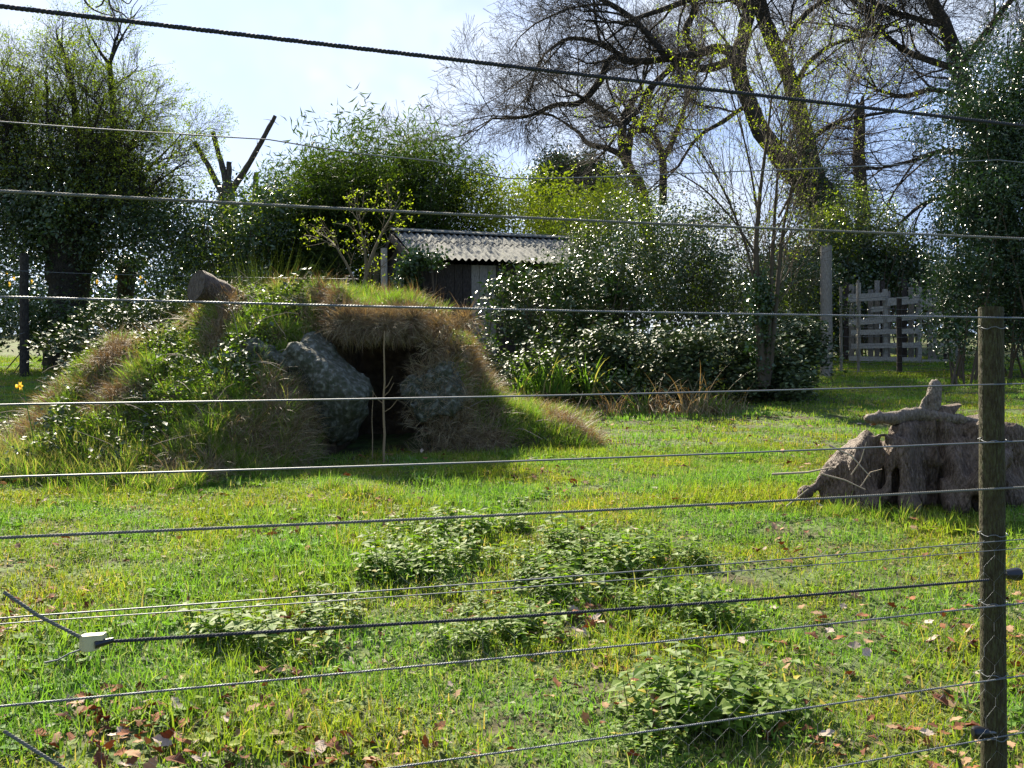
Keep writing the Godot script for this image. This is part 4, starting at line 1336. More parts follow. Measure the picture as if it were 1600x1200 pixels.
func far_fence() -> void:
	post_at("wooden_pole", 1291, 384, 16.4, 0.095, M.grey_wood, "stout bare wooden pole at the end of the brambles")
	post_at("wooden_post", 38, 396, 16.8, 0.075, M.dark_bark, "square shouldered green stained post before the pollard")
	# weathered board fence of pallets
	var t := thing("board_fence", "weathered pallet board fence with ragged pickets and gaps", "fence")
	var d := 19.2
	var px := 1322.0
	var ix := 0
	while px < 1500:
		var top := 446.0 + rng.randf_range(-8, 14)
		var w := rng.randf_range(6.0, 9.5)
		var a := P(px, top, d + 0.12)
		var b := G(px, d + 0.12)
		var mb := MB.new()
		var mid := (a + b) * 0.5
		mb.box(mid, Vector3(w / F * d * 0.5, 0, 0), Vector3(0, (a.y - b.y) * 0.5 + 0.02, 0), Vector3(0, 0, 0.009), Color.WHITE)
		if not (ix % 5 == 3 or (ix % 7 == 2)):
			obj("picket", mb.mesh(M.shed_board if rng.randf() < 0.35 else M.grey_wood), t)
		px += w + rng.randf_range(0.4, 2.5)
		ix += 1
	for q in [[1341, 446], [1383, 456], [1436, 452], [1484, 455]]:
		var a := P(q[0], q[1], d - 0.02)
		var b := G(q[0], d - 0.02)
		var mb := MB.new()
		mb.box((a + b) * 0.5, Vector3(0.04, 0, 0), Vector3(0, (a.y - b.y) * 0.5 + 0.05, 0), Vector3(0, 0, 0.035), Color.WHITE)
		obj("upright", mb.mesh(M.pale_board), t)
	for q in [[1325, 1382, 466, 463, 12], [1386, 1434, 472, 468, 12], [1438, 1505, 474, 466, 12], [1361, 1380, 484, 482, 8], [1326, 1380, 504, 500, 10], [1386, 1434, 499, 494, 9], [1440, 1500, 494, 490, 10], [1330, 1434, 520, 517, 8], [1330, 1434, 541, 539, 8], [1455, 1500, 539, 536, 10], [1440, 1500, 567, 566, 10], [1326, 1434, 560, 562, 7]]:
		var a := P(q[0], q[2], d - 0.1)
		var b := P(q[1], q[3], d - 0.1)
		var mb := MB.new()
		mb.box((a + b) * 0.5, (b - a) * 0.5, Vector3(0, q[4] / F * d * 0.5, 0), Vector3(0, 0, 0.011), Color.WHITE)
		obj("rail", mb.mesh(M.pale_board), t)
	# wire fence before it
	d = 17.2
	var rows := [[0.06, 0.004], [0.22, 0.003], [0.35, 0.003], [0.5, 0.003], [0.66, 0.005], [0.82, 0.003], [0.98, 0.003], [1.14, 0.004], [1.34, 0.005]]
	var nm := ["slim pale post of the far wire fence beside the wooden pole", "slim pale post of the far wire fence before the ragged pickets", "short dark post of the far wire fence amid the pallet boards", "pale squared post of the far wire fence before the holly", "pale post of the far wire fence past the holly"]
	var pp := [[1314, 448, 0.025, M.grey_wood], [1341, 437, 0.022, M.grey_wood], [1405, 466, 0.045, M.shed_board], [1531, 452, 0.05, M.grey_wood], [1640, 440, 0.05, M.grey_wood]]
	for k in 5:
		post_at("fence_stake", pp[k][0], pp[k][1], d, pp[k][2], pp[k][3], nm[k])
	var rod := MB.new()
	var top := P(1534, 452, d)
	bar(rod, top - Vector3(0, 0.1, 0), P(1534, 418, d), 0.008, 6)
	tag(obj("metal_rod", rod.mesh(M.wire)), "thin metal rod standing up from the pale squared post", "rod")
	for k in rows.size():
		var mb := MB.new()
		var pts := PackedVector3Array()
		var rad := PackedFloat32Array()
		for j in 17:
			var x := lerpf(1310.0, 1700.0, j / 16.0)
			var lift := 0.0
			if k == rows.size() - 1:
				lift = 0.14 * smoothstep(1420.0, 1531.0, x)
			pts.append(G(x, d - 0.06, rows[k][0] + lift + 0.008 * sin(j * 2.1 + k)))
			rad.append(rows[k][1])
		mb.tube(pts, rad, 5, Color.WHITE)
		var names := ["lowest", "second", "third", "fourth", "fifth, thicker", "sixth", "seventh", "eighth", "topmost"]
		tag(obj("far_wire", mb.mesh(M.wire)), "%s strand counted upward of the wire fence before the pallet boards" % names[k], "wire", "strands of the far wire fence")
	# one strand on the far side by the pollard
	for q in [[[0, 422, 16.6], [120, 427, 16.6], [300, 432, 16.6], [560, 436, 15.5], "thin strand running from the green stained post behind the cut log"], [[-60, 530, 16.6], [10, 527, 16.6], [24, 524, 16.7], [38, 520, 16.7], "short low strand ending at the green stained post"]]:
		var mb := MB.new()
		var pts := PackedVector3Array()
		for k in 4:
			pts.append(P(q[k][0], q[k][1], q[k][2]))
		mb.tube(pts, PackedFloat32Array([0.004, 0.004, 0.004, 0.004]), 5, Color.WHITE)
		tag(obj("far_wire", mb.mesh(M.wire)), q[4], "wire")


# ---------------------------------------------------------------- stump

func SP(px: float, py: float, dz := 0.0) -> Vector3:     # place on the stump, 7 m off; dz towards the camera
	return P(px, py, 7.0 - dz)

var roots := []
var fluted := 1.0
var hollows := []

func stump_field(p: Vector3) -> float:
	var d := 1e9
	for r in roots:
		var q := capsule(p, r[0], r[1], r[2], r[3])
		d = smin(d, q, r[4])
	# fluted, torn wood
	var a := atan2(p.x - 3.05, p.z + 7.25)
	if d > 0.12:
		return d
	d += fluted * 0.075 * (0.3 - absf(n_rough.get_noise_3d(a * 150.0 + p.y * 30.0, p.y * 22.0, p.z * 20.0))) + fluted * 0.04 * n_rough.get_noise_3d(p.x * 170.0, p.y * 60.0, p.z * 170.0) + fluted * 0.05 * n_rough.get_noise_3d(p.x * 60.0 + 9.0, p.y * 60.0, p.z * 60.0)
	for h in hollows:
		d = maxf(d, -capsule(p, h[0], h[1], h[2], h[3]))
	return d

func stump() -> void:
	var t := thing("tree_stump", "upturned weathered tree stump with flaring roots on the lawn", "stump")
	roots = [
		[SP(1460, 780, -0.25), SP(1465, 690, -0.25), 0.3, 0.24, 0.1],
		[SP(1540, 775, -0.2), SP(1530, 690, -0.2), 0.27, 0.2, 0.1],
		[SP(1590, 740, -0.2), SP(1570, 690, -0.15), 0.15, 0.13, 0.08],
		[SP(1256, 776, 0.05), SP(1330, 724, 0.02), 0.06, 0.085, 0.05],
		[SP(1325, 730, 0.02), SP(1352, 680, 0.0), 0.06, 0.05, 0.04],
		[SP(1300, 785, 0.05), SP(1345, 695, 0.0), 0.07, 0.04, 0.04],
		[SP(1330, 790, 0.12), SP(1358, 690, 0.05), 0.08, 0.05, 0.04],
		[SP(1360, 790, 0.15), SP(1372, 700, 0.02), 0.09, 0.06, 0.04],
		[SP(1262, 790, 0.02), SP(1325, 750, 0.0), 0.07, 0.1, 0.05],
		[SP(1300, 790, 0.05), SP(1340, 740, 0.02), 0.1, 0.1, 0.05],
		[SP(1400, 780, -0.1), SP(1425, 700, -0.15), 0.2, 0.17, 0.08],
		[SP(1340, 780, -0.05), SP(1410, 720, -0.1), 0.16, 0.16, 0.08],
		[SP(1385, 775, 0.2), SP(1392, 690, 0.1), 0.075, 0.05, 0.03],
		[SP(1425, 785, 0.28), SP(1410, 700, 0.16), 0.085, 0.05, 0.03],
		[SP(1445, 785, 0.2), SP(1418, 672, 0.05), 0.06, 0.045, 0.03],
		[SP(1495, 790, 0.25), SP(1500, 700, 0.05), 0.1, 0.09, 0.05],
		[SP(1540, 795, 0.2), SP(1520, 700, 0.05), 0.11, 0.08, 0.05],
		[SP(1530, 760, 0.3), SP(1560, 715, 0.15), 0.09, 0.08, 0.05],
		[SP(1490, 675, 0.0), SP(1545, 668, 0.05), 0.06, 0.07, 0.04],
		[SP(1400, 675, 0.0), SP(1470, 662, -0.1), 0.06, 0.09, 0.05],
		[SP(1370, 690, 0.08), SP(1372, 682, 0.1), 0.035, 0.03, 0.02]]
	hollows = [[SP(1478, 690, 0.12), SP(1470, 770, 0.3), 0.045, 0.09], [SP(1382, 690, 0.12), SP(1378, 750, 0.22), 0.03, 0.045], [SP(1515, 690, 0.15), SP(1518, 735, 0.25), 0.05, 0.05], [SP(1445, 700, 0.12), SP(1452, 740, 0.2), 0.03, 0.035]]
	obj("root_plate", net_mesh(nets(Vector3(1.95, 0.55, -7.75), Vector3(3.8, 1.6, -6.5), 0.024, stump_field), M.root_wood), t)
	hollows = []
	fluted = 0.4
	roots = [[SP(1357, 653, 0.05), SP(1395, 652, 0.02), 0.045, 0.05, 0.03], [SP(1395, 652, 0.02), SP(1440, 645, -0.05), 0.05, 0.05, 0.03], [SP(1372, 646, 0.04), SP(1379, 630, 0.06), 0.022, 0.016, 0.02],
		[SP(1430, 648, -0.05), SP(1500, 655, 0.0), 0.045, 0.035, 0.03], [SP(1500, 655, 0.0), SP(1545, 660, 0.05), 0.035, 0.025, 0.03]]
	obj("broken_branch", net_mesh(nets(Vector3(2.4, 1.2, -7.25), Vector3(3.5, 1.6, -6.8), 0.018, stump_field), M.weathered_root), t)
	roots = [[SP(1452, 650, -0.1), SP(1461, 605, -0.08), 0.085, 0.05, 0.03], [SP(1461, 605, -0.08), SP(1463, 596, -0.08), 0.042, 0.034, 0.02], [SP(1440, 640, -0.05), SP(1446, 620, -0.05), 0.035, 0.016, 0.02]]
	obj("upright_stub", net_mesh(nets(Vector3(2.75, 1.25, -7.35), Vector3(3.25, 1.72, -6.85), 0.016, stump_field), M.weathered_root), t)
	# flat wedge of torn wood
	var mb := MB.new()
	var a := SP(1462, 655, 0.02)
	var tip := SP(1503, 632, -0.02)
	var b := SP(1488, 652, 0.02)
	var c := SP(1470, 637, -0.02)
	for dz in [0.0]:
		var off := Vector3(0, 0.01, -0.06)
		mb.quad(a, c, tip, b, Color.WHITE)
		mb.quad(a + off, b + off, tip + off, c + off, Color.WHITE)
		mb.quad(a, a + off, c + off, c, Color.WHITE)
		mb.quad(c, c + off, tip + off, tip, Color.WHITE)
		mb.quad(tip, tip + off, b + off, b, Color.WHITE)
		mb.quad(b, b + off, a + off, a, Color.WHITE)
	obj("torn_wedge", mb.mesh(M.root_wood), t)
	# sticks lying against it
	var st := [
		[[1206, 741], [1262, 738], [1300, 730], 0.008, "long thin stick pointing from the stump across the lawn"],
		[[1228, 792], [1246, 778], [1263, 764], 0.008, "short pale stick lying on the bare soil by the stump"],
		[[1296, 696], [1330, 712], [1360, 745], 0.007, "thin pale dead stem arching over the stump's low root"],
		[[1330, 742], [1345, 720], [1354, 690], 0.005, "thin upright dead stem before the stump's low root"],
		[[1282, 740], [1320, 750], [1352, 765], 0.006, "thin pale dead stem lying along the stump's low root"],
		[[1345, 760], [1360, 738], [1378, 733], 0.005, "curved dead stem before the middle root of the stump"]]
	for q in st:
		var m := MB.new()
		var pts := PackedVector3Array()
		for k in 3:
			pts.append(SP(q[k][0], q[k][1], 0.25 + 0.03 * k))
		var g := gh(pts[0].x, pts[0].z)
		m.tube(pts, PackedFloat32Array([q[3], q[3] * 0.85, q[3] * 0.5]), 6, Color(0.33, 0.27, 0.2))
		tag(obj("stick", m.mesh(M.twig)), q[4], "stick", "sticks by the stump")


# ---------------------------------------------------------------- lawn

func bare(x: float, z: float) -> float:     # where litter and soil break the turf
	return n_patch.get_noise_2d(x * 1.25 + 7.0, z * 1.25)

func turf(n: int, rad: float, h: float, w: float, segs: int, straw: float) -> ArrayMesh:     # a round piece of turf, thinning to its rim
	var mb := MB.new()
	for i in n:
		var a := rng.randf() * TAU
		var r := rad * (pow(rng.randf(), 0.6))
		var p := Vector3(cos(a) * r, -0.008, sin(a) * r)
		var k := n_patch.get_noise_2d(p.x * 9.0 + n * 3.0 + h * 900.0, p.z * 9.0 + straw * 700.0)
		var b := rng.randf() * TAU
		var col := Color(0.12, 0.21, 0.03).lerp(Color(0.23, 0.31, 0.055), clampf(rng.randf() + k * 0.6, 0.0, 1.0))
		if rng.randf() < straw:
			col = Color(0.36, 0.31, 0.16) * rng.randf_range(0.7, 1.1)
		if rng.randf() < 0.16:     # small round weed leaves
			leaf(mb, p + Vector3(0, 0.012, 0), Vector3(cos(b), 0.3, sin(b)).normalized(), (Vector3.UP + rv() * 0.4).normalized(), h * 0.6, h * 0.42, 0.12, col * 0.95)
			continue
		blade(mb, p, Vector3(cos(b), 0, sin(b)), h * rng.randf_range(0.5, 1.15) * (1.0 + k * 0.9), w * rng.randf_range(0.7, 1.2), rng.randf_range(0.2, 1.7), col, col, segs)
	return mb.mesh(M.grass)

func lawn() -> void:
	var xs := []
	var cs := []
	for k in 10:
		xs.append([])
		cs.append(PackedColorArray())
	var d := 2.2
	while d < 21.0:
		var farther := d > 9.5
		var step := 0.3 if farther else 0.165
		var half := 0.56 * d + 1.2
		var x := -half
		while x < half:
			var px := x + rng.randf_range(-0.5, 0.5) * step
			var pz := -d + rng.randf_range(-0.5, 0.5) * step
			x += step
			if d > 7.0 and mound_height(px, pz) > 0.1:
				continue
			var b := bare(px, pz)
			if b > 0.38 and rng.randf() < 0.5:
				continue
			var p := n_patch.get_noise_2d(px * 0.8, pz * 0.8 + 30.0)
			var k := rng.randi() % 4
			if p > 0.1 and rng.randf() < 0.7:
				k = 4 + rng.randi() % 3
			if farther:
				k = 7 + rng.randi() % 3
			var sc := rng.randf_range(0.8, 1.15) * (1.0 + 0.35 * p)
			xs[k].append(spot(Vector3(px, gh(px, pz), pz), sc, 0.12))
			var t := rng.randf_range(0.85, 1.15)
			var yel := clampf(n_patch.get_noise_2d(px * 1.7 + 80.0, pz * 1.7) * 0.6, -0.2, 0.25)
			cs[k].append(Color(t * (1.0 + yel), t, t * (1.0 - yel)))
		d += step
	for k in 10:
		many_tag("lawn_grass", L.lawn[k], xs[k], cs[k], ["short green lawn grass of the paddock", "longer lush green lawn grass in patches", "lawn grass farther off by the shrubs"][0 if k < 4 else 1 if k < 7 else 2], "grass")
	# dead leaves
	var shapes := [dead_leaf(0), dead_leaf(1), dead_leaf(2), dead_leaf(3)]
	var far := [[], [], [], []]
	var farc := [PackedColorArray(), PackedColorArray(), PackedColorArray(), PackedColorArray()]
	var made := 0
	var tries := 0
	while made < 1300 and tries < 40000:
		tries += 1
		var dd := sqrt(rng.randf()) * 9.0 + 2.6
		if rng.randf() < 0.5:
			dd = rng.randf_range(2.7, 5.0)
		var x := rng.randf_range(-0.6, 0.6) * dd
		var z := -dd
		var b := bare(x, z)
		var right := smoothstep(0.5, 2.0, x) * (1.0 if dd < 5.5 else 0.3)
		if rng.randf() > 0.04 + clampf(b * 2.2 - 0.15, 0.0, 0.9) + 0.2 * right:
			continue
		if mound_height(x, z) > 0.1:
			continue
		var k := rng.randi() % 3 if rng.randf() < 0.84 else 3
		var s := rng.randf_range(0.4, 0.85)
		var bs := Basis(rv(), rng.randf() * 0.9) * Basis(Vector3.UP, rng.randf() * TAU)
		if rng.randf() < 0.12:
			bs = Basis(rv(), rng.randf() * 2.5) * bs
		var xf := Transform3D(bs.scaled(Vector3(s, s, s)), Vector3(x, gh(x, z) + rng.randf_range(0.015, 0.045), z))
		made += 1
		if dd < 5.2 and made < 100000 and near_leaves < 260:
			near_leaves += 1
			var o := obj("fallen_leaf", shapes[k])
			o.transform = xf
			if k == 3:
				tag(o, "pale bleached dead leaf lying in the short grass", "leaf", "pale dead leaves on the lawn")
			else:
				tag(o, ["dark brown curled dead leaf lying in the short grass", "red brown curled dead leaf lying in the short grass", "tan curled dead leaf lying in the short grass"][k], "leaf", ["dark brown dead leaves on the lawn", "red brown dead leaves on the lawn", "tan dead leaves on the lawn"][k])
		else:
			far[k].append(xf)
			var t := rng.randf_range(0.7, 1.3)
			farc[k].append(Color(t, t, t))
	for k in 4:
		many_tag("leaf_litter", shapes[k], far[k], farc[k], ["dark brown leaf litter strewn over the lawn", "red brown leaf litter strewn over the lawn", "tan leaf litter strewn over the lawn", "pale bleached leaf litter strewn over the lawn"][k], "leaf litter")

var near_leaves := 0

func dead_leaf(k: int) -> ArrayMesh:
	var mb := MB.new()
	var col: Color = [Color(0.11, 0.045, 0.025), Color(0.2, 0.085, 0.04), Color(0.27, 0.17, 0.1), Color(0.36, 0.29, 0.23)][k]
	var n := 9
	var ln := 0.085
	var prev := []
	var curl := rng.randf_range(0.8, 2.0)
	for i in n + 1:
		var t := float(i) / n
		var w := ln * 0.3 * sin(PI * pow(t, 0.8)) * (1.0 + 0.32 * sin(t * 19.0)) + 0.001
		var y := sin(t * curl) * 0.022
		var z := (t - 0.5) * ln
		var e := 0.35 * w * sin(t * 5.0 + k) + w * 0.35
		var row := [Vector3(-w, y + e, z), Vector3(0, y, z), Vector3(w, y + e * 0.7, z)]
		if prev:
			for q in 2:
				mb.quad(prev[q], prev[q + 1], row[q + 1], row[q], col * (0.9 if (i + q) % 2 else 1.0))
		prev = row
	mb.tube(PackedVector3Array([Vector3(0, 0, -ln * 0.5), Vector3(0.006, 0.004, -ln * 0.5 - 0.014)]), PackedFloat32Array([0.0012, 0.0008]), 4, col)
	mb.n = PackedVector3Array()
	return mb.mesh(M.litter)


# ---------------------------------------------------------------- small plants

func nettle(kind: int) -> Array:     # [stem mesh, leaf mesh]
	var st := MB.new()
	var lf := MB.new()
	for i in 16:
		var a := rng.randf() * TAU
		var r := 0.17 * sqrt(rng.randf())
		var p := Vector3(cos(a) * r, 0, sin(a) * r)
		var h := rng.randf_range(0.08, 0.19)
		var lean := Vector3(cos(a), 0, sin(a)) * 0.25 + rv() * 0.1
		var top := p + (Vector3.UP + lean).normalized() * h
		st.tube(PackedVector3Array([p - Vector3(0, 0.02, 0), p.lerp(top, 0.5), top]), PackedFloat32Array([0.0025, 0.002, 0.0014]), 4, Color(0.1, 0.13, 0.04))
		for k in 4:
			var q := p.lerp(top, 0.35 + 0.65 * k / 3.0)
			var b := rng.randf() * TAU
			for s in 2:
				var dir := Vector3(cos(b + PI * s), 0.15, sin(b + PI * s)).normalized()
				var col := Color(0.1, 0.18, 0.03).lerp(Color(0.2, 0.27, 0.06), rng.randf())
				if rng.randf() < 0.05:
					col = Color(0.4, 0.33, 0.05)
				leaf(lf, q, dir, (Vector3.UP + rv() * 0.35).normalized(), 0.065 * rng.randf_range(0.6, 1.15), 0.04 * rng.randf_range(0.7, 1.1), 0.15, col, 0.3)
	return [st.mesh(M.twig), lf.mesh(M.soft)]

func small_plants() -> void:
	var kinds := [nettle(0), nettle(1), nettle(2)]
	var spots := [[640, 6.1], [690, 6.05], [735, 6.1], [780, 6.2], [620, 5.35], [655, 5.3], [610, 5.2], [700, 5.55], [760, 5.55], [850, 5.4], [880, 5.2], [920, 5.35], [960, 5.3], [1000, 5.5], [1040, 5.6], [840, 5.05], [900, 4.95], [990, 4.8], [1100, 4.65], [1060, 4.75], [510, 4.6], [370, 4.45], [790, 4.5], [830, 4.4], [1060, 3.75], [1100, 3.7], [1150, 3.72], [1120, 3.58], [1040, 3.6], [1180, 3.6], [960, 5.75], [900, 5.8], [730, 4.35], [460, 4.3]]
	for k in 60:
		var c: Array = spots[rng.randi() % 34]
		spots.append([c[0] + rng.randfn(0.0, 45.0), c[1] + rng.randfn(0.0, 0.22), 0.55])
	for i in spots.size():
		var q: Array = spots[i]
		var where := "in the patch facing the den mouth" if q[1] > 5.8 else "in the broad patch in mid lawn" if q[1] > 4.2 else "in the patch behind the lowest fence wire"
		var o := thing("nettle_clump", ("small sprig of nettle leaves " if q.size() > 2 else "bushy clump of toothed nettle leaves ") + where, "nettles", G(q[0] + rng.randf_range(-8, 8), q[1]), "nettle clumps on the lawn")
		o.rotation.y = rng.randf() * TAU
		var s: float = rng.randf_range(0.7, 1.1) * (q[2] if q.size() > 2 else 1.0)
		o.scale = Vector3(s, s * rng.randf_range(0.8, 1.2), s)
		var k: Array = kinds[i % 3]
		obj("stem", k[0], o).set_meta("kind", "stuff")
		obj("foliage", k[1], o).set_meta("kind", "stuff")
	# longer tufts in the lawn and round the stump
	var tf := [[545, 6.9, 1.0], [560, 7.3, 1.0], [520, 7.4, 1.0], [600, 7.2, 0.8], [1310, 6.7, 0.9], [1290, 6.6, 0.7], [1400, 6.55, 0.9], [1340, 6.6, 0.7], [1430, 6.5, 0.8], [1480, 6.4, 0.9], [760, 5.3, 0.7], [580, 3.9, 0.6], [1330, 3.5, 0.5], [835, 9.4, 1.0], [865, 9.3, 0.8], [810, 9.6, 1.0], [780, 9.7, 1.0], [915, 9.6, 0.7], [100, 7.6, 1.0], [150, 7.5, 1.0], [60, 7.9, 1.1], [250, 7.5, 0.8], [480, 5.6, 0.5], [330, 6.0, 0.5], [1010, 6.9, 0.5]]
	for q in tf:
		var by := "at the foot of the stump" if q[0] > 1250 and q[1] > 6.0 else "on the low tail of the den bank" if q[1] > 9.0 else "at the foot of the den bank" if q[1] > 6.8 and q[0] < 700 else "alone in the open lawn"
		var o := thing("grass_tuft", "tuft of longer green grass " + by, "grass tuft", G(q[0], q[1]), "longer grass tufts on the lawn")
		for k in 5:
			var b := obj("blade_sheaf", L.tuft, o)
			b.set_meta("kind", "stuff")
			b.transform = spot(rv() * Vector3(0.12, 0, 0.1), q[2] * rng.randf_range(0.6, 1.0), 0.25)
	# daffodil
	daffodil(G(60, 8.2), P(32, 603, 8.1), "single yellow daffodil at the foot of the den bank", true)
	var far := [[10, 428, 19.5], [22, 434, 19.6], [140, 432, 20.0], [152, 440, 20.0], [182, 434, 20.4], [220, 434, 20.2], [228, 442, 20.2], [50, 440, 19.8], [15, 444, 19.8]]
	for q in far:
		var head := P(q[0], q[1], q[2])
		var b := Vector3(head.x, 0, head.z)
		b.y = head.y - 0.5
		daffodil(b, head, "small yellow blossom spray among the dark stems behind the pollard", false)

func daffodil(base: Vector3, head: Vector3, label: String, near: bool) -> void:
	var t := thing("daffodil" if near else "yellow_blossom", label, "flower", base, "" if near else "yellow blossoms behind the pollard")
	var h := head - base
	var st := MB.new()
	st.tube(PackedVector3Array([Vector3.ZERO, Vector3(h.x * 0.35, h.y * 0.5, h.z * 0.4), Vector3(h.x * 0.8, h.y * 0.93, h.z * 0.8), h]), PackedFloat32Array([0.005, 0.0045, 0.004, 0.004]), 5, Color(0.1, 0.2, 0.04))
	obj("stem", st.mesh(M.twig), t)
	var fwd := Vector3(-0.55, -0.1, 0.8).normalized()
	var side := fwd.cross(Vector3.UP).normalized()
	var up := side.cross(fwd)
	var sz := 0.042 if near else 0.06
	var pet := MB.new()
	for k in 6:
		var a := TAU * k / 6.0
		var dir := (side * cos(a) + up * sin(a) + fwd * 0.12).normalized()
		leaf(pet, h, dir, fwd, sz, sz * 0.62, 0.1, Color.WHITE)
	obj("petals", pet.mesh(M.yellow_petal), t)
	if near:
		var cup := MB.new()
		cup.tube(PackedVector3Array([h, h + fwd * 0.02, h + fwd * 0.034]), PackedFloat32Array([0.008, 0.012, 0.018]), 10, Color.WHITE)
		obj("trumpet", cup.mesh(M.yellow_petal), t)
		for k in 5:
			var b := obj("leaf_sheaf", L.tall, t)
			b.set_meta("kind", "stuff")
			b.transform = spot(Vector3(rng.randf_range(-0.1, 0.15), 0, rng.randf_range(-0.1, 0.1)), rng.randf_range(0.9, 1.2), 0.2)


# ---------------------------------------------------------------- near fence

const A0 := Vector3(-1.093, 0, -2.1)
const A1 := Vector3(1.543, 0, -3.1)

func FP(t: float, y: float) -> Vector3:
	var p := A0.lerp(A1, t)
	return Vector3(p.x, y, p.z)

func FX(px: float, py: float) -> Vector3:     # the place on the fence line behind a point of the photograph
	var k := (px - 800.0) / F
	var t := (-A0.x + k * -A0.z) / ((A1.x - A0.x) - k * (A0.z - A1.z))
	var p := A0.lerp(A1, t)
	return Vector3(p.x, EYE - (py - 600.0) / F * -p.z, p.z)

func twisted(pts: PackedVector3Array, r: float, mb: MB, pitch := 0.035) -> void:
	var fine := PackedVector3Array()
	var run := PackedFloat32Array()
	var s := 0.0
	for i in pts.size() - 1:
		var ln := pts[i].distance_to(pts[i + 1])
		var k := maxi(1, int(ln / (pitch / 7.0)))
		for j in k:
			fine.append(pts[i].lerp(pts[i + 1], float(j) / k))
			run.append(s + ln * j / k)
		s += ln
	fine.append(pts[-1])
	run.append(s)
	for q in 3:
		var st := PackedVector3Array()
		var rad := PackedFloat32Array()
		for i in fine.size():
			var t := (fine[mini(i + 1, fine.size() - 1)] - fine[maxi(i - 1, 0)]).normalized()
			var u := t.cross(Vector3.UP).normalized()
			var w := u.cross(t)
			var a := TAU * (run[i] / pitch + q / 3.0)
			st.append(fine[i] + (u * cos(a) + w * sin(a)) * r * 0.5)
			rad.append(r * 0.56)
		mb.tube(st, rad, 5, Color.WHITE)

func near_post(at_t: float, top: float, r: float, lean: Vector3, label: String) -> Node3D:
	var b := FP(at_t, 0)
	b.y = gh(b.x, b.z)
	b += Vector3(0, 0, -r - 0.006)
	var t := thing("fence_post", label, "fence post", b, "round wooden posts of the near fence")
	var mb := MB.new()
	var h := top - b.y
	var pts := PackedVector3Array()
	var rad := PackedFloat32Array()
	for i in 15:
		var f := i / 14.0
		pts.append(Vector3(0, -0.35, 0).lerp(Vector3(0, h, 0) + lean, f))
		rad.append(r * (1.03 - 0.05 * f) * rng.randf_range(0.985, 1.015))
	pts.append(pts[-1] + Vector3(0, 0.004, 0))
	rad.append(r * 0.9)
	mb.tube(pts, rad, 20, Color.WHITE, true)
	obj("shaft", mb.mesh(M.post_wood), t)
	return t

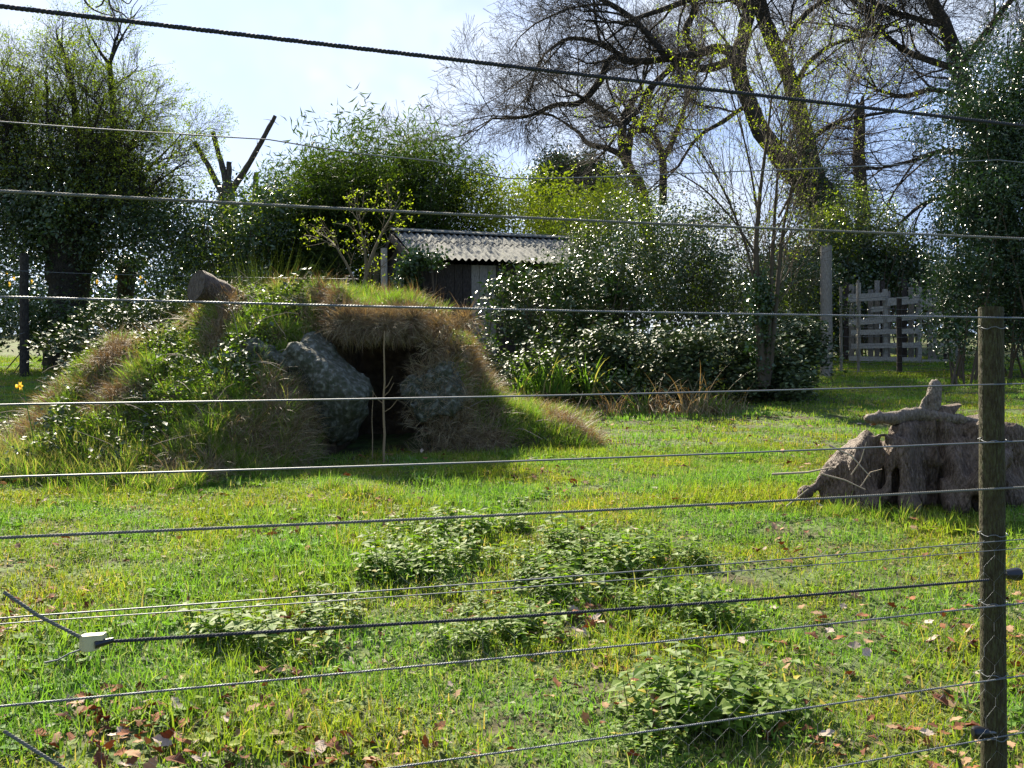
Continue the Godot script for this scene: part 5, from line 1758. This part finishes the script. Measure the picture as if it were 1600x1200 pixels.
func near_fence() -> void:
	near_post(-0.018, 1.55, 0.036, Vector3(-0.012, 0, 0), "round post holding the cream corner insulator's rope")
	var rp := near_post(1.0, 1.842, 0.0385, Vector3(-0.012, 0, 0), "round mossy wooden post standing before the stump")
	near_post(2.05, 2.5, 0.045, Vector3.ZERO, "tall end post carrying the upper ropes past the stump")
	near_post(-1.0, 2.5, 0.045, Vector3.ZERO, "tall end post carrying the upper ropes behind the corner")
	# strands: [height at the near post, height at the far post, radius, twisted, material, label]
	var w := [
		[2.41, 2.425, 0.0056, true, M.dark_rope, "topmost thick twisted rope, high above the fence posts"],
		[2.012, 2.062, 0.0038, true, M.rope, "pale twisted rope crossing in front of the shed roof's height"],
		[1.786, 1.81, 0.003, true, M.wire, "strand just under the top of the mossy post"],
		[1.556, 1.6, 0.0022, false, M.wire, "plain wire crossing before the den mouth's floor"],
		[1.401, 1.418, 0.0024, false, M.wire, "plain wire tied to the mossy post beside the stump"],
		[1.272, 1.272, 0.0037, true, M.rope, "pale twisted rope crossing in front of the stump's foot"],
		[1.100, 1.106, 0.0018, false, M.wire, "upper thin wire edging the hexagon netting"],
		[1.088, 1.078, 0.0014, false, M.wire, "lower thin wire edging the hexagon netting"],
		[0.912, 0.903, 0.0028, true, M.wire, "wire below the dark rope, strung to the mossy post"],
		[0.665, 0.672, 0.0028, true, M.wire, "wire ending at the lower black insulator"],
		[0.47, 0.49, 0.0026, true, M.wire, "lowest wire of the fence, near the ground"]]
	for q in w:
		var pts := PackedVector3Array()
		for i in 25:
			var t := lerpf(-1.0, 2.05, i / 24.0)
			var sag := 0.006 * sin(PI * fposmod(t, 1.0)) if q[2] < 0.004 else 0.004 * sin(PI * clampf((t + 1.0) / 3.05, 0, 1))
			pts.append(FP(t, lerpf(q[0], q[1], t) - sag))
		var mb := MB.new()
		if q[3]:
			twisted(pts, q[2], mb, 0.03 if q[2] > 0.004 else 0.022)
		else:
			var rad := PackedFloat32Array()
			rad.resize(pts.size())
			rad.fill(q[2])
			mb.tube(pts, rad, 6, Color.WHITE)
		tag(obj("fence_wire", mb.mesh(q[4])), q[5], "wire", "strands of the near fence")
	# slack thin wire under the topmost rope
	var mb := MB.new()
	var pts := PackedVector3Array([FP(-1.0, 2.2)])
	for q in [[0, 190], [130, 200], [260, 208], [350, 214], [420, 218], [480, 228], [560, 240], [680, 252], [740, 268], [790, 279], [850, 279], [960, 276], [1100, 270], [1300, 262], [1560, 250]]:
		pts.append(FX(q[0], q[1]))
	pts.append(FP(2.05, 2.3))
	var rad := PackedFloat32Array()
	rad.resize(pts.size())
	rad.fill(0.0016)
	mb.tube(pts, rad, 5, Color.WHITE)
	tag(obj("fence_wire", mb.mesh(M.wire)), "slack thin wire sagging under the topmost rope", "wire", "strands of the near fence")
	# dark rope from the far post to the cream insulator and up to the near post
	var ins := FX(140, 1003)
	mb = MB.new()
	twisted(PackedVector3Array([FX(160, 1003), FX(800, 964), FX(1200, 935), FX(1545, 906)]), 0.0042, mb, 0.024)
	tag(obj("fence_rope", mb.mesh(M.dark_rope)), "dark twisted rope between the cream insulator and the mossy post", "rope", "electric ropes of the near fence")
	mb = MB.new()
	twisted(PackedVector3Array([ins, FX(60, 962), FX(6, 925)]), 0.0042, mb, 0.024)
	tag(obj("fence_rope", mb.mesh(M.rope)), "short pale rope slanting from the cream insulator up to its post", "rope", "electric ropes of the near fence")
	mb = MB.new()
	twisted(PackedVector3Array([FX(6, 1142), FX(60, 1176), FX(140, 1225), FX(240, 1290)]), 0.0042, mb, 0.024)
	tag(obj("fence_rope", mb.mesh(M.rope)), "low pale rope slanting down away from the corner post", "rope", "electric ropes of the near fence")
	# cream corner insulator
	var t := thing("corner_insulator", "cream plastic insulator block holding two fence ropes", "insulator", ins)
	var dir := (A1 - A0).normalized()
	mb = MB.new()
	mb.tube(PackedVector3Array([Vector3(0, -0.018, 0), Vector3(0, -0.015, 0), Vector3(0, -0.006, 0), Vector3(0, 0.006, 0), Vector3(0, 0.013, 0), Vector3(0, 0.016, 0)]), PackedFloat32Array([0.016, 0.021, 0.0215, 0.0205, 0.021, 0.017]), 14, Color.WHITE, true)
	obj("body", mb.mesh(M.cream_plastic), t)
	mb = MB.new()
	mb.box(Vector3(0, 0.011, 0.004) + dir * 0.012, dir * 0.02, Vector3(0, 0.006, 0), Vector3(0.001, 0, 0.014), Color.WHITE)
	obj("bracket", mb.mesh(M.cream_plastic), t)
	mb = MB.new()
	mb.tube(PackedVector3Array([dir * 0.016 + Vector3(0, -0.004, 0.016), dir * 0.05 + Vector3(0, 0.001, 0.004)]), PackedFloat32Array([0.009, 0.006]), 8, Color.WHITE, true)
	obj("rope_ferrule", mb.mesh(M.black_plastic), t)
	mb = MB.new()
	mb.tube(PackedVector3Array([Vector3(-0.01, -0.012, 0.014), Vector3(-0.035, -0.02, 0.02), Vector3(-0.06, -0.034, 0.02), Vector3(-0.09, -0.04, 0.02)]), PackedFloat32Array([0.002, 0.002, 0.002, 0.002]), 5, Color.WHITE)
	obj("wire_tail", mb.mesh(M.wire), t)
	# black insulators on the mossy post
	for q in [[1590, 900, 1.0, "upper black insulator on the side of the mossy post"], [1540, 1150, -1.0, "lower black insulator on the side of the mossy post"]]:
		var c := FX(q[0], q[1]) + Vector3(0, 0, -0.03)
		var o := thing("post_insulator", q[3], "insulator", c, "black insulators on the mossy post")
		mb = MB.new()
		var k: float = q[2]
		var ax := Vector3(k, 0.03, 0.1).normalized()
		mb.tube(PackedVector3Array([-ax * 0.022, -ax * 0.01, ax * 0.012, ax * 0.024, ax * 0.028]), PackedFloat32Array([0.014, 0.017, 0.022, 0.019, 0.012]), 14, Color.WHITE, true)
		obj("cap", mb.mesh(M.black_plastic), o)
		mb = MB.new()
		bar(mb, -ax * 0.06, -ax * 0.02, 0.005, 8)
		obj("screw", mb.mesh(M.wire), o)
	# ties of wire round the post
	for y in [512, 690, 838, 946, 1058, 1158]:
		mb = MB.new()
		var c := FX(1563, y) - rp.position + Vector3(0, 0, -0.044)
		var ring := PackedVector3Array()
		var rr := PackedFloat32Array()
		for k in 13:
			var a := PI * 0.95 + (PI * 1.1) * k / 12.0
			ring.append(c + Vector3(cos(a) * 0.043, 0.004 * sin(k * 1.7), -sin(a) * 0.043))
			rr.append(0.0016)
		mb.tube(ring, rr, 5, Color.WHITE)
		var e := ring[0]
		mb.tube(PackedVector3Array([e, e + Vector3(-0.008, 0.006, 0.006), e + Vector3(0.004, 0.011, 0.012), e + Vector3(0.016, 0.006, 0.014)]), PackedFloat32Array([0.0016, 0.0016, 0.0016, 0.0014]), 5, Color.WHITE)
		obj("wire_tie", mb.mesh(M.wire), rp.get_node("shaft"))
	# hexagon netting hung on the lower half of the fence
	mb = MB.new()
	var cell := 0.085
	var rowh := 0.06
	var ln := (A1 - A0).length()
	var j := 0
	var y := 0.34
	while y < 1.09:
		var u := -ln
		var odd := j % 2
		while u < ln * 2.0:
			var x0 := u + cell * 0.5 * odd
			var warp := 0.012 * sin(u * 1.7 + j)
			var a := net_pt(x0, y + warp, ln)
			var b := net_pt(x0, y + rowh * 0.45 + warp, ln)
			var c := net_pt(x0 - cell * 0.5, y + rowh + warp, ln)
			var e := net_pt(x0 + cell * 0.5, y + rowh + warp, ln)
			bar(mb, a, b, 0.0007, 3)
			bar(mb, b, c, 0.00035, 3)
			bar(mb, b, e, 0.00035, 3)
			u += cell
		y += rowh
		j += 1
	tag(obj("wire_netting", mb.mesh(M.wire)), "fine hexagon wire netting hung along the lower fence", "netting")

func net_pt(u: float, y: float, ln: float) -> Vector3:
	var p := FP(u / ln, y)
	return p + Vector3(0, 0, 0.006 + 0.01 * sin(u * 2.3 + y * 5.0))
